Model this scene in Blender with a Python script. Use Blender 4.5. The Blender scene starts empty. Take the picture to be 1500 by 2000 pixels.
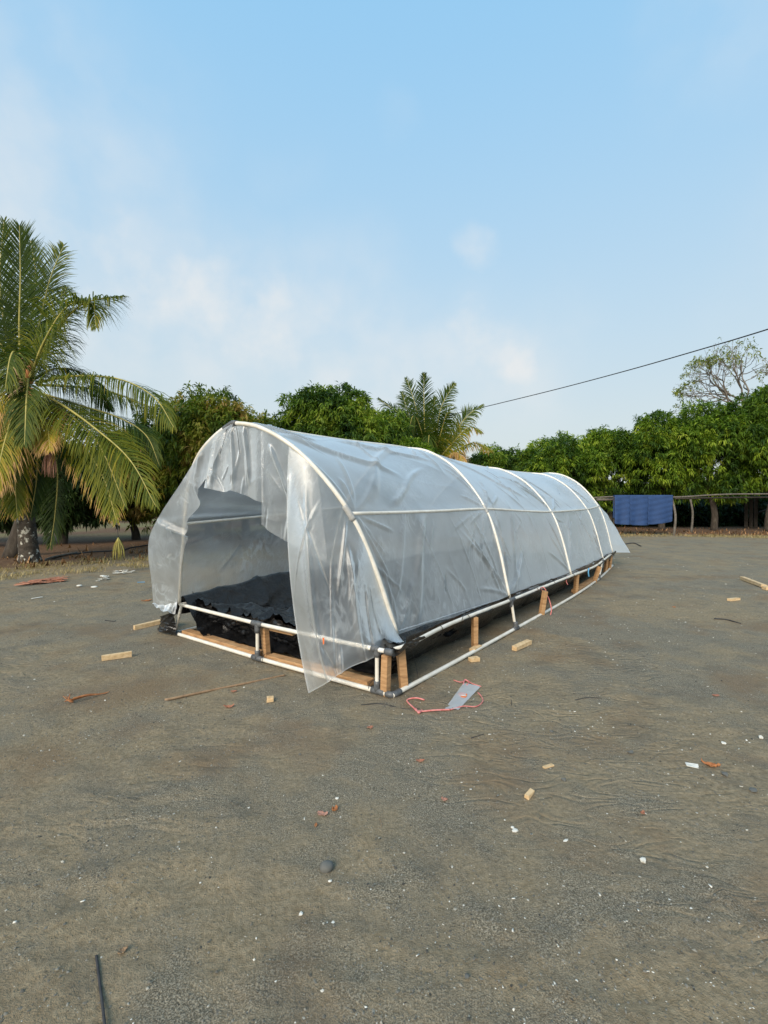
import bpy, bmesh, math, random
import numpy as np
from mathutils import Vector

# ------------------------------------------------------------------ camera, sky, sun, exposure
S = bpy.context.scene
COL = S.collection
F_PX, PITCH, CAM_H = 930.0, math.atan(20 / 930), 1.5      # focal length in pixels of a 1500 px wide frame
cd = bpy.data.cameras.new('camera'); cam = bpy.data.objects.new('camera', cd); COL.objects.link(cam)
cam.location = (0, 0, CAM_H); cam.rotation_euler = (math.pi / 2 - PITCH, 0, 0)
cd.sensor_fit = 'HORIZONTAL'; cd.sensor_width = 36; cd.lens = 36 * F_PX / 1500
cd.clip_start = 0.05; cd.clip_end = 2000
S.camera = cam
S.render.resolution_x = 768; S.render.resolution_y = 1024
S.view_settings.view_transform = 'Standard'; S.view_settings.look = 'None'
S.view_settings.gamma = 1; S.view_settings.use_curve_mapping = False
S.view_settings.exposure = 0.68
S.cycles.max_bounces = 14; S.cycles.diffuse_bounces = 7; S.cycles.transmission_bounces = 12; S.cycles.transparent_max_bounces = 24

SUN_EL, SUN_AZ = math.radians(32), math.radians(205)      # azimuth clockwise from +Y: behind the camera, a little left
sun_dir = Vector((math.sin(SUN_AZ) * math.cos(SUN_EL), math.cos(SUN_AZ) * math.cos(SUN_EL), math.sin(SUN_EL)))
ld = bpy.data.lights.new('sun', 'SUN'); ld.energy = 2.5; ld.angle = math.radians(30); ld.color = (1.0, 0.87, 0.70)
sun = bpy.data.objects.new('sun', ld); COL.objects.link(sun); sun.location = (0, 0, 60)
sun.rotation_euler = sun_dir.to_track_quat('Z', 'Y').to_euler()


def ray(px, py):
    x = (px - 750) / F_PX; y = (1000 - py) / F_PX
    return Vector((x, math.cos(PITCH) + y * math.sin(PITCH), -math.sin(PITCH) + y * math.cos(PITCH)))


def G(px, py, z=0.0):            # where a pixel of the survey photograph meets the level z
    d = ray(px, py); t = (z - CAM_H) / d.z
    return Vector((d.x * t, d.y * t, z))


def P(px, py, Y):                # the point at distance Y
    d = ray(px, py); t = Y / d.y
    return Vector((d.x * t, Y, CAM_H + d.z * t))


w = bpy.data.worlds.new('World'); S.world = w; w.use_nodes = True
nt = w.node_tree; N = nt.nodes; L = nt.links
for n in list(N): N.remove(n)
def wn(t, **k):
    n = N.new(t)
    for a, b in k.items(): setattr(n, a, b)
    return n
out = wn('ShaderNodeOutputWorld'); bg = wn('ShaderNodeBackground'); bg.inputs[1].default_value = 0.1
L.new(bg.outputs[0], out.inputs[0])
sky = wn('ShaderNodeTexSky'); sky.sky_type = 'NISHITA'; sky.sun_disc = False
sky.sun_elevation = SUN_EL; sky.sun_rotation = SUN_AZ; sky.altitude = 0; sky.air_density = 1.1; sky.dust_density = 1.5; sky.ozone_density = 2.0
tc = wn('ShaderNodeTexCoord')
nrm = wn('ShaderNodeVectorMath', operation='NORMALIZE'); L.new(tc.outputs['Generated'], nrm.inputs[0])
sep = wn('ShaderNodeSeparateXYZ'); L.new(nrm.outputs[0], sep.inputs[0])
def wmath(op, a, b=None, clamp=False):
    n = wn('ShaderNodeMath', operation=op); n.use_clamp = clamp
    for i, v in enumerate((a, b)):
        if v is None: continue
        if isinstance(v, (int, float)): n.inputs[i].default_value = v
        else: L.new(v, n.inputs[i])
    return n.outputs[0]
def wmap(v, a, b, c, d, smooth=True):
    n = wn('ShaderNodeMapRange'); n.interpolation_type = 'SMOOTHSTEP' if smooth else 'LINEAR'
    L.new(v, n.inputs[0])
    for i, q in enumerate((a, b, c, d)): n.inputs[i + 1].default_value = q
    return n.outputs[0]
def wmix(f, a, b):
    n = wn('ShaderNodeMix', data_type='RGBA')
    if isinstance(f, float): n.inputs[0].default_value = f
    else: L.new(f, n.inputs[0])
    for i, v in ((6, a), (7, b)):
        if isinstance(v, tuple): n.inputs[i].default_value = (*v, 1)
        else: L.new(v, n.inputs[i])
    return n.outputs[2]
blue = wmix(0.78, sky.outputs[0], (2.05, 4.35, 6.5))
hz = wmap(sep.outputs[2], 0.82, -0.02, 0.0, 1.0, False)
hz = wmath('POWER', hz, 1.25)
skyc = wmix(hz, blue, (4.55, 4.75, 4.50))
# thin hazy veils and soft clouds, placed by direction
noi = wn('ShaderNodeTexNoise'); noi.inputs['Scale'].default_value = 3.2; noi.inputs['Detail'].default_value = 6; noi.inputs['Roughness'].default_value = 0.55
L.new(nrm.outputs[0], noi.inputs['Vector'])
warp = wn('ShaderNodeVectorMath', operation='MULTIPLY_ADD')
sub = wn('ShaderNodeVectorMath', operation='SUBTRACT'); L.new(noi.outputs['Color'], sub.inputs[0]); sub.inputs[1].default_value = (.5, .5, .5)
L.new(sub.outputs[0], warp.inputs[0]); warp.inputs[1].default_value = (.34, .34, .30); L.new(nrm.outputs[0], warp.inputs[2])
warp2 = wn('ShaderNodeVectorMath', operation='MULTIPLY_ADD')
n2_ = wn('ShaderNodeTexNoise'); n2_.inputs['Scale'].default_value = 14; n2_.inputs['Detail'].default_value = 6; L.new(nrm.outputs[0], n2_.inputs['Vector'])
sub2 = wn('ShaderNodeVectorMath', operation='SUBTRACT'); L.new(n2_.outputs['Color'], sub2.inputs[0]); sub2.inputs[1].default_value = (.5, .5, .5)
L.new(sub2.outputs[0], warp2.inputs[0]); warp2.inputs[1].default_value = (.07, .07, .07); L.new(nrm.outputs[0], warp2.inputs[2])
nfine = wn('ShaderNodeTexNoise'); nfine.inputs['Scale'].default_value = 9; nfine.inputs['Detail'].default_value = 8; nfine.inputs['Roughness'].default_value = 0.5
L.new(nrm.outputs[0], nfine.inputs['Vector'])
tot = None
for (px, py, r, a) in ((160, 430, .10, .8), (215, 500, .10, .9), (300, 560, .12, 1.0), (400, 600, .12, 1.0), (500, 645, .12, .95), (600, 680, .13, .7),
                       (925, 475, .045, .5), (965, 660, .10, 1.0), (1010, 700, .09, .9), (880, 700, .12, .5), (-250, 330, .32, .7), (60, 280, .26, .45),
                       (250, 560, .22, .55), (430, 640, .22, .55), (700, 720, .26, .5), (1000, 730, .2, .4), (-500, 600, .4, .8), (1900, 500, .3, .5), (2300, 300, .3, .7), (780, 225, .04, .10), (560, 320, .08, .08), (1390, 30, .12, .22)):
    d = ray(px, py).normalized()
    dist = wn('ShaderNodeVectorMath', operation='DISTANCE'); L.new((warp if r > .06 else warp2).outputs[0], dist.inputs[0]); dist.inputs[1].default_value = d
    m = wmap(dist.outputs['Value'], r * 1.15, r * .15, 0.0, a)
    tot = m if tot is None else wmath('MAXIMUM', tot, m)
gen = wmap(noi.outputs['Fac'], .50, .72, 0.0, .5)                       # the same soft cloud everywhere else
side = wmap(sep.outputs[1], .35, -.2, 0.0, 1.0)
tot = wmath('MAXIMUM', tot, wmath('MULTIPLY', gen, side))
tot = wmath('MULTIPLY', tot, wmap(nfine.outputs['Fac'], .36, .62, .30, 1.0, False), True)
skyc = wmix(wmath('MULTIPLY', tot, .8), skyc, (5.45, 5.4, 5.3))
L.new(skyc, bg.inputs[0])

# ------------------------------------------------------------------ noise and mesh helpers
rng = np.random.default_rng(7); random.seed(7)
_perm = rng.permutation(256); _perm = np.concatenate([_perm, _perm, _perm])
_grad = rng.normal(size=(256, 3)); _grad /= np.linalg.norm(_grad, axis=1)[:, None]
def perlin(x, y, z=0.0):
    x, y, z = np.broadcast_arrays(np.asarray(x, float), np.asarray(y, float), np.asarray(z, float))
    xi = np.floor(x).astype(int); yi = np.floor(y).astype(int); zi = np.floor(z).astype(int)
    xf, yf, zf = x - xi, y - yi, z - zi
    f = lambda t: t * t * t * (t * (t * 6 - 15) + 10)
    u, v, q = f(xf), f(yf), f(zf); r = 0
    for dx in (0, 1):
        for dy in (0, 1):
            for dz in (0, 1):
                g = _grad[_perm[_perm[_perm[(xi + dx) & 255] + ((yi + dy) & 255)] + ((zi + dz) & 255)]]
                d = g[..., 0] * (xf - dx) + g[..., 1] * (yf - dy) + g[..., 2] * (zf - dz)
                r = r + d * (u if dx else 1 - u) * (v if dy else 1 - v) * (q if dz else 1 - q)
    return r * 1.5
def fbm(x, y, z=0.0, o=4):
    r = 0; a = 1.0
    for i in range(o):
        r = r + a * perlin(x * 2 ** i, y * 2 ** i, z + 7.3 * i); a *= .5
    return r
def ridged(x, y, z=0.0): return 1 - np.abs(perlin(x, y, z)) * 2.0


def wloc(o):
    v = Vector((0, 0, 0))
    while o is not None: v = v + o.location; o = o.parent
    return v
def props(o, label=None, cat=None, group=None, kind=None):
    if label: o['label'] = label
    if cat: o['category'] = cat
    if group: o['group'] = group
    if kind: o['kind'] = kind
    return o
def empty(name, loc, label, cat, group=None):
    o = bpy.data.objects.new(name, None); COL.objects.link(o); o.location = loc; o.empty_display_size = .2
    return props(o, label, cat, group)
def mk(name, verts, faces, mat, parent=None, smooth=True, tint=None, label=None, cat=None, group=None, kind=None):
    v = np.asarray([tuple(p) for p in verts] if not isinstance(verts, np.ndarray) else verts, dtype=np.float64).reshape(-1, 3)
    if parent is not None: base = np.array(wloc(parent))
    else: base = np.array([(v[:, 0].min() + v[:, 0].max()) / 2, (v[:, 1].min() + v[:, 1].max()) / 2, v[:, 2].min()])
    if kind in ('structure', 'stuff') and parent is None: base = np.zeros(3)
    v = v - base
    me = bpy.data.meshes.new(name)
    if isinstance(faces, np.ndarray):
        k = faces.shape[1]; n = len(faces)
        me.vertices.add(len(v)); me.vertices.foreach_set('co', v.ravel())
        me.loops.add(n * k); me.loops.foreach_set('vertex_index', faces.ravel().astype(np.int32))
        me.polygons.add(n); me.polygons.foreach_set('loop_start', np.arange(0, n * k, k, dtype=np.int32))
        me.polygons.foreach_set('loop_total', np.full(n, k, dtype=np.int32))
        me.update(calc_edges=True); me.validate()
    else:
        me.from_pydata([tuple(p) for p in v], [], faces); me.update()
    if tint is not None:
        a = me.attributes.new('tint', 'FLOAT', 'FACE'); a.data.foreach_set('value', np.asarray(tint, dtype=np.float32))
    me.materials.append(mat)
    if smooth: me.polygons.foreach_set('use_smooth', np.ones(len(me.polygons), dtype=bool))
    o = bpy.data.objects.new(name, me); COL.objects.link(o)
    if parent is not None: o.parent = parent
    else: o.location = base
    return props(o, label, cat, group, kind)


def cr(pts, n, closed=False):            # smooth curve through points, evenly resampled
    p = np.array([tuple(q) for q in pts], float)
    if len(p) == 2: return p[0] + (p[1] - p[0]) * np.linspace(0, 1, n)[:, None]
    q = np.vstack([2 * p[0] - p[1], p, 2 * p[-1] - p[-2]]); o = []
    for i in range(len(p) - 1):
        a, b, c, d = q[i:i + 4]
        for t in np.linspace(0, 1, 24, endpoint=False):
            o.append(.5 * ((2 * b) + (-a + c) * t + (2 * a - 5 * b + 4 * c - d) * t * t + (-a + 3 * b - 3 * c + d) * t ** 3))
    o.append(p[-1]); o = np.array(o)
    s = np.r_[0, np.cumsum(np.linalg.norm(np.diff(o, axis=0), axis=1))]
    t = np.linspace(0, s[-1], n)
    return np.stack([np.interp(t, s, o[:, k]) for k in range(3)], 1)
def poly(pts, n):                        # straight-sided polyline, evenly resampled
    o = np.array([tuple(q) for q in pts], float)
    s = np.r_[0, np.cumsum(np.linalg.norm(np.diff(o, axis=0), axis=1))]; t = np.linspace(0, s[-1], n)
    return np.stack([np.interp(t, s, o[:, k]) for k in range(3)], 1)
def tube(path, r, sides=10, cap=True):
    p = np.array([tuple(q) for q in path], float); n = len(p)
    r = np.broadcast_to(np.asarray(r, float), (n,))
    t = np.gradient(p, axis=0); t /= np.linalg.norm(t, axis=1)[:, None] + 1e-12
    a = np.array([0, 0, 1.0]) if abs(t[0, 2]) < .9 else np.array([1.0, 0, 0])
    nn = np.cross(t[0], a); nn /= np.linalg.norm(nn); V = []
    for i in range(n):
        nn = nn - t[i] * np.dot(nn, t[i]); nn /= np.linalg.norm(nn); b = np.cross(t[i], nn)
        for k in range(sides):
            an = 2 * math.pi * k / sides
            V.append(p[i] + r[i] * (math.cos(an) * nn + math.sin(an) * b))
    Fc = [[i * sides + k, i * sides + (k + 1) % sides, (i + 1) * sides + (k + 1) % sides, (i + 1) * sides + k] for i in range(n - 1) for k in range(sides)]
    if cap: Fc += [list(range(sides))[::-1], [(n - 1) * sides + k for k in range(sides)]]
    return V, Fc
def merge(parts):
    V, Fc = [], []
    for v, f in parts:
        o = len(V); V += [tuple(q) for q in v]; Fc += [[i + o for i in q] for q in f]
    return V, Fc
def boxbar(p0, p1, wd, ht, up=(0, 0, 1), jit=0.0, bev=.003, seed=0, cuts=1):     # a sawn bar from p0 to p1, edges eased
    p0 = Vector(p0); p1 = Vector(p1); d = (p1 - p0); Ln = d.length; d.normalize()
    up = Vector(up); s = d.cross(up).normalized(); u = s.cross(d).normalized()
    bm = bmesh.new(); bmesh.ops.create_cube(bm, size=1)
    rr = random.Random(seed)
    for v in bm.verts: v.co = Vector((v.co.x * Ln, v.co.y * wd, v.co.z * ht)) + Vector((rr.uniform(-jit, jit) for _ in range(3)))
    bmesh.ops.bevel(bm, geom=list(bm.edges), offset=bev, segments=2, profile=.6, affect='EDGES')
    mid = (p0 + p1) / 2
    V = [mid + d * v.co.x + s * v.co.y + u * v.co.z for v in bm.verts]
    bm.verts.index_update(); Fc = [[v.index for v in f.verts] for f in bm.faces]; bm.free()
    return V, Fc
def gridfaces(nu, nv):
    i = np.arange(nu - 1)[:, None] * nv + np.arange(nv - 1)[None, :]
    return np.stack([i, i + nv, i + nv + 1, i + 1], -1).reshape(-1, 4)
def gnormals(A):
    du = np.gradient(A, axis=0); dv = np.gradient(A, axis=1); n = np.cross(du, dv)
    return n / (np.linalg.norm(n, axis=2, keepdims=True) + 1e-9)

# ------------------------------------------------------------------ materials
def mat(name):
    m = bpy.data.materials.new(name); m.use_nodes = True
    t = m.node_tree
    for n in list(t.nodes): t.nodes.remove(n)
    o = t.nodes.new('ShaderNodeOutputMaterial')
    return m, t, o
class NB:
    def __init__(s, t): s.t = t
    def n(s, ty, **k):
        n = s.t.nodes.new(ty)
        ins = k.pop('ins', {})
        for a, b in k.items(): setattr(n, a, b)
        for a, b in ins.items():
            if hasattr(b, 'is_linked') or hasattr(b, 'links'): s.t.links.new(b, n.inputs[a])
            else: n.inputs[a].default_value = b
        return n
    def noise(s, sc, det=4, rough=.5, vec=None, dist=0):
        n = s.n('ShaderNodeTexNoise', ins={'Scale': sc, 'Detail': det, 'Roughness': rough, 'Distortion': dist})
        if vec is not None: s.t.links.new(vec, n.inputs['Vector'])
        return n.outputs['Fac']
    def ramp(s, f, stops):
        n = s.n('ShaderNodeValToRGB'); s.t.links.new(f, n.inputs[0]); e = n.color_ramp.elements
        e[0].position, e[0].color = stops[0][0], (*stops[0][1], 1); e[1].position, e[1].color = stops[-1][0], (*stops[-1][1], 1)
        for p, c in stops[1:-1]:
            q = e.new(p); q.color = (*c, 1)
        return n.outputs[0]
    def mr(s, f, a, b, c, d): return s.n('ShaderNodeMapRange', ins={0: f, 1: a, 2: b, 3: c, 4: d}).outputs[0]
    def mix(s, f, a, b, bl='MIX'):
        n = s.n('ShaderNodeMix', data_type='RGBA', blend_type=bl)
        for i, v in ((0, f), (6, a), (7, b)):
            if isinstance(v, tuple): n.inputs[i].default_value = (*v, 1)
            elif isinstance(v, (int, float)): n.inputs[i].default_value = v
            else: s.t.links.new(v, n.inputs[i])
        return n.outputs[2]
    def math(s, op, a, b=0.0): return s.n('ShaderNodeMath', operation=op, ins={0: a, 1: b}).outputs[0]
    def bump(s, h, st, dist=.01, nrm=None):
        n = s.n('ShaderNodeBump', ins={'Strength': st, 'Distance': dist, 'Height': h})
        if nrm is not None: s.t.links.new(nrm, n.inputs['Normal'])
        return n.outputs[0]
    def geo(s): return s.n('ShaderNodeTexCoord').outputs['Object']

def simple(name, stops, sc=20, rough=.6, bump=.2, bdist=.002, stretch=None, spec=.5, det=5):
    m, t, o = mat(name); b = NB(t); v = b.geo()
    if stretch:
        mp = b.n('ShaderNodeMapping', ins={'Vector': v, 'Scale': stretch}); v = mp.outputs[0]
    f = b.noise(sc, det, .6, v); c = b.ramp(f, stops)
    p = b.n('ShaderNodeBsdfPrincipled', ins={'Base Color': c, 'Roughness': rough, 'Specular IOR Level': spec})
    t.links.new(b.bump(f, bump, bdist), p.inputs['Normal']); t.links.new(p.outputs[0], o.inputs[0])
    return m
M = {}
M['pvc'] = simple('white_pvc', [(.3, (.62, .58, .49)), (.6, (.76, .73, .66)), (.8, (.80, .78, .72))], 9, .38, .05, .001)
M['fitting'] = simple('grey_pvc_fitting', [(.3, (.06, .065, .07)), (.7, (.13, .135, .14))], 30, .5, .1, .001)
M['fitting_light'] = simple('pale_grey_fitting', [(.3, (.30, .30, .29)), (.7, (.42, .42, .40))], 30, .5, .1, .001)
M['wood'] = simple('sawn_wood', [(.25, (.22, .115, .05)), (.5, (.42, .24, .11)), (.75, (.52, .32, .16))], 8, .75, .5, .003, (1, 1, 6))
M['wood_pale'] = simple('pale_pine', [(.25, (.42, .27, .13)), (.5, (.62, .44, .24)), (.75, (.72, .55, .34))], 14, .75, .4, .002, (2, 1, 3))
M['bark'] = simple('bark', [(.3, (.025, .019, .014)), (.55, (.055, .044, .033)), (.75, (.10, .085, .068))], 9, .95, .9, .02, (1, 1, .4))
M['bark_pale'] = simple('pale_bark', [(.3, (.11, .095, .075)), (.7, (.24, .21, .17))], 12, .9, .5, .01, (1, 1, .3))
M['pole'] = simple('weathered_pole', [(.3, (.07, .060, .048)), (.55, (.14, .122, .10)), (.8, (.22, .20, .17))], 18, .9, .5, .004, (1, 1, .4))
M['stick'] = simple('dry_stick', [(.3, (.20, .125, .07)), (.7, (.36, .24, .14))], 25, .8, .3, .002)
M['stick_dark'] = simple('dark_stick', [(.3, (.02, .02, .022)), (.7, (.05, .05, .052))], 25, .8, .3, .002)
M['twine_black'] = simple('black_twine', [(.3, (.012, .012, .013)), (.7, (.03, .03, .032))], 60, .6, .2, .001)
M['twine_red'] = simple('pink_red_twine', [(.3, (.50, .10, .09)), (.7, (.72, .30, .28))], 40, .6, .2, .001)
M['twine_blue'] = simple('blue_twine', [(.3, (.05, .22, .42)), (.7, (.12, .38, .60))], 60, .6, .2, .001)
M['orange_label'] = simple('orange_print', [(.3, (.70, .14, .03)), (.7, (.85, .24, .06))], 30, .5, .1, .001)
M['leaf_red'] = simple('fallen_leaf_red', [(.3, (.24, .09, .05)), (.7, (.50, .22, .13))], 30, .7, .5, .003)
M['leaf_orange'] = simple('dry_sheath', [(.3, (.22, .075, .022)), (.6, (.42, .17, .06)), (.8, (.52, .25, .11))], 22, .7, .5, .003)
M['leaf_pink'] = simple('fallen_leaf_pink', [(.3, (.32, .15, .10)), (.7, (.48, .26, .19))], 40, .7, .5, .003)
M['stone'] = simple('river_stone', [(.3, (.085, .085, .078)), (.7, (.15, .15, .135))], 12, .75, .3, .003)
M['chip_white'] = simple('white_chip', [(.3, (.55, .53, .46)), (.7, (.74, .72, .66))], 40, .7, .3, .002)
M['cable'] = simple('cable_rubber', [(.3, (.012, .012, .013)), (.7, (.03, .03, .03))], 20, .6, .1, .001)
M['blue'] = None


def sheet_material():
    m, t, o = mat('milky_polythene'); b = NB(t); v = b.geo()
    big = b.noise(2.2, 5, .6, v, .8); fine = b.noise(14, 6, .62, v, 1.6)
    cr1 = b.n('ShaderNodeTexVoronoi', feature='DISTANCE_TO_EDGE', ins={'Vector': b.n('ShaderNodeMapping', ins={'Vector': v, 'Scale': (1, 1, .45)}).outputs[0], 'Scale': 6.5}).outputs['Distance']
    cr1 = b.mr(cr1, 0, .05, 1, 0)
    h = b.math('ADD', b.math('MULTIPLY', big, .8), b.math('MULTIPLY', fine, .28))
    h = b.math('ADD', h, b.math('MULTIPLY', cr1, .015))
    cmask = b.mr(b.noise(1.3, 3, .6, b.n('ShaderNodeMapping', ins={'Vector': v, 'Location': (3, 7, 5)}).outputs[0]), .46, .62, 0, 1)
    w1 = b.n('ShaderNodeMapping', ins={'Vector': v, 'Rotation': (.5, .4, .9), 'Scale': (1, 1, .35)}).outputs[0]
    rn = b.noise(9, 3, .55, w1, 1.2); rg_ = b.math('SUBTRACT', 1.0, b.math('MULTIPLY', b.math('ABSOLUTE', b.math('SUBTRACT', rn, .5)), 14.0))
    rg_ = b.math('MULTIPLY', b.math('MAXIMUM', rg_, 0.0), cmask)
    h = b.math('ADD', h, b.math('MULTIPLY', rg_, .07))
    nm = b.bump(h, .26, .035)
    lw = b.n('ShaderNodeLayerWeight', ins={'Blend': .5}); fac = lw.outputs['Facing']          # 0 head-on, 1 grazing
    cosv = b.math('MAXIMUM', b.math('SUBTRACT', 1.0, fac), .12)
    thru = b.math('POWER', .72, b.math('POWER', b.math('DIVIDE', .66, cosv), 1.5))                                   # longer path through the film, milkier
    thru = b.math('MULTIPLY', thru, b.mr(big, .35, .65, .85, 1.1))
    thru = b.math('MULTIPLY', thru, b.math('SUBTRACT', 1.0, b.math('MULTIPLY', rg_, .45)))     # creased film turns white along the crease
    tr = b.n('ShaderNodeBsdfTransparent', ins={'Color': (1, .975, .95, 1)})
    rf = b.n('ShaderNodeBsdfRefraction', ins={'Color': (1, .975, .95, 1), 'Roughness': .75, 'IOR': 1.07, 'Normal': nm})
    tl = b.n('ShaderNodeBsdfTranslucent', ins={'Color': (.91, .965, 1.0, 1), 'Normal': nm})
    df = b.n('ShaderNodeBsdfDiffuse', ins={'Color': (.91, .965, 1.0, 1), 'Normal': nm})
    gl = b.n('ShaderNodeBsdfGlossy', ins={'Color': (.97, .99, 1, 1), 'Roughness': .38, 'Normal': nm})
    mx = lambda f, x, y: b.n('ShaderNodeMixShader', ins={0: f, 1: x.outputs[0], 2: y.outputs[0]})
    clear = mx(.40, tr, rf)
    milk = mx(.42, tl, df)
    body = mx(thru, milk, clear)
    fr = b.n('ShaderNodeFresnel', ins={'IOR': 1.5, 'Normal': nm}).outputs[0]
    fr = b.math('MINIMUM', b.math('ADD', b.math('MULTIPLY', fr, 1.6), .0), .55)
    t.links.new(mx(fr, body, gl).outputs[0], o.inputs[0])
    return m
M['sheet'] = sheet_material()
def film_material():
    m, t, o = mat('black_film'); b = NB(t); v = b.geo()
    f = b.noise(7, 5, .6, v, 1.5); f2 = b.noise(26, 4, .6, v, 1.0)
    h = b.math('ADD', f, b.math('MULTIPLY', f2, .25))
    p = b.n('ShaderNodeBsdfPrincipled', ins={'Base Color': (.011, .011, .012, 1), 'Roughness': .13, 'Specular IOR Level': .6})
    t.links.new(b.bump(h, .4, .04), p.inputs['Normal']); t.links.new(p.outputs[0], o.inputs[0]); return m
M['film'] = film_material()
def leaf_mat(name, stops, trans=.3, rough=.45):
    m, t, o = mat(name); b = NB(t)
    a = b.n('ShaderNodeAttribute', attribute_name='tint').outputs['Fac']
    c = b.ramp(a, stops)
    p = b.n('ShaderNodeBsdfPrincipled', ins={'Base Color': c, 'Roughness': rough + .1, 'Specular IOR Level': .22})
    tl = b.n('ShaderNodeBsdfTranslucent', ins={'Color': b.mix(1.0, c, (1.25, 1.5, .5), 'MULTIPLY')})
    t.links.new(b.n('ShaderNodeMixShader', ins={0: trans, 1: p.outputs[0], 2: tl.outputs[0]}).outputs[0], o.inputs[0]); return m
M['leaf_mango'] = leaf_mat('mango_leaf_olive', [(0, (.028, .055, .012)), (.45, (.10, .15, .020)), (.72, (.22, .25, .032)), (.88, (.30, .27, .050)), (1, (.36, .25, .08))])
M['leaf_green'] = leaf_mat('mango_leaf_green', [(0, (.025, .058, .014)), (.5, (.10, .17, .020)), (.85, (.23, .31, .036)), (1, (.28, .32, .055))])
M['leaf_bright'] = leaf_mat('bush_leaf_bright', [(0, (.030, .070, .012)), (.5, (.105, .180, .016)), (.85, (.26, .35, .030)), (1, (.36, .42, .06))])
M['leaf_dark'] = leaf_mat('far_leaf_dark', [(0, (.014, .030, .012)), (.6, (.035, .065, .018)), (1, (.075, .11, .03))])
M['palm'] = leaf_mat('palm_leaflet', [(0, (.014, .034, .010)), (.4, (.052, .088, .010)), (.7, (.20, .20, .015)), (.88, (.42, .29, .04)), (1, (.50, .30, .13))], .35, .5)
M['rachis'] = simple('palm_midrib', [(.3, (.26, .24, .05)), (.7, (.45, .38, .10))], 8, .5, .1, .002)
M['rachis_dead'] = simple('dead_midrib', [(.3, (.30, .17, .08)), (.7, (.42, .30, .20))], 8, .7, .1, .002)
M['drygrass'] = leaf_mat('dry_grass', [(0, (.16, .12, .05)), (.6, (.42, .32, .15)), (1, (.55, .44, .25))], .2, .7)
M['gravel'] = leaf_mat('gravel', [(0, (.055, .052, .045)), (.5, (.16, .15, .125)), (.8, (.27, .25, .205)), (.93, (.42, .40, .34)), (1, (.72, .70, .63))], 0.0, .8)
M['litter'] = leaf_mat('leaf_litter', [(0, (.06, .035, .02)), (.6, (.20, .105, .05)), (1, (.42, .25, .13))], .1, .8)

def palm_trunk_material():
    m, t, o = mat('palm_trunk'); b = NB(t); v = b.geo()
    f = b.noise(10, 6, .6, v); c = b.ramp(f, [(.3, (.025, .020, .015)), (.7, (.085, .070, .054))])
    zz_ = b.n('ShaderNodeSeparateXYZ', ins={0: v}).outputs[2]
    li = b.math('MULTIPLY', b.mr(b.noise(9.0, 4, .65, v), .56, .60, 0, 1), b.mr(zz_, .3, 1.5, 1, .12))
    c = b.mix(li, c, (.52, .52, .46))
    wv = b.n('ShaderNodeTexWave', wave_type='BANDS', bands_direction='Z', ins={'Vector': v, 'Scale': 2.0, 'Distortion': 6.0}).outputs['Fac']
    p = b.n('ShaderNodeBsdfPrincipled', ins={'Base Color': c, 'Roughness': .9})
    t.links.new(b.bump(b.math('ADD', b.math('MULTIPLY', wv, .4), f), .6, .03), p.inputs['Normal']); t.links.new(p.outputs[0], o.inputs[0]); return m
M['palm_trunk'] = palm_trunk_material()
def mat_blue():
    m, t, o = mat('blue_woven_mat'); b = NB(t); v = b.geo()
    wv = b.n('ShaderNodeTexWave', wave_type='BANDS', bands_direction='Z', ins={'Vector': v, 'Scale': 8.5, 'Distortion': .5, 'Detail': 2, 'Detail Scale': 3}).outputs['Fac']
    c = b.ramp(b.math('ADD', b.math('MULTIPLY', wv, .5), b.math('MULTIPLY', b.noise(3, 4, .6, v), .5)), [(.25, (.012, .036, .115)), (.75, (.034, .090, .245))])
    p = b.n('ShaderNodeBsdfPrincipled', ins={'Base Color': c, 'Roughness': .7})
    t.links.new(b.bump(wv, .6, .02), p.inputs['Normal']); t.links.new(p.outputs[0], o.inputs[0]); return m
M['blue'] = mat_blue()
def bag_material():
    m, t, o = mat('clear_bag'); b = NB(t)
    p = b.n('ShaderNodeBsdfPrincipled', ins={'Base Color': (.62, .65, .68, 1), 'Roughness': .3})
    tr = b.n('ShaderNodeBsdfTransparent')
    t.links.new(b.bump(b.noise(25, 4, .6, b.geo()), .4, .01), p.inputs['Normal'])
    t.links.new(b.n('ShaderNodeMixShader', ins={0: .55, 1: tr.outputs[0], 2: p.outputs[0]}).outputs[0], o.inputs[0]); return m
M['bag'] = bag_material()

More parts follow.
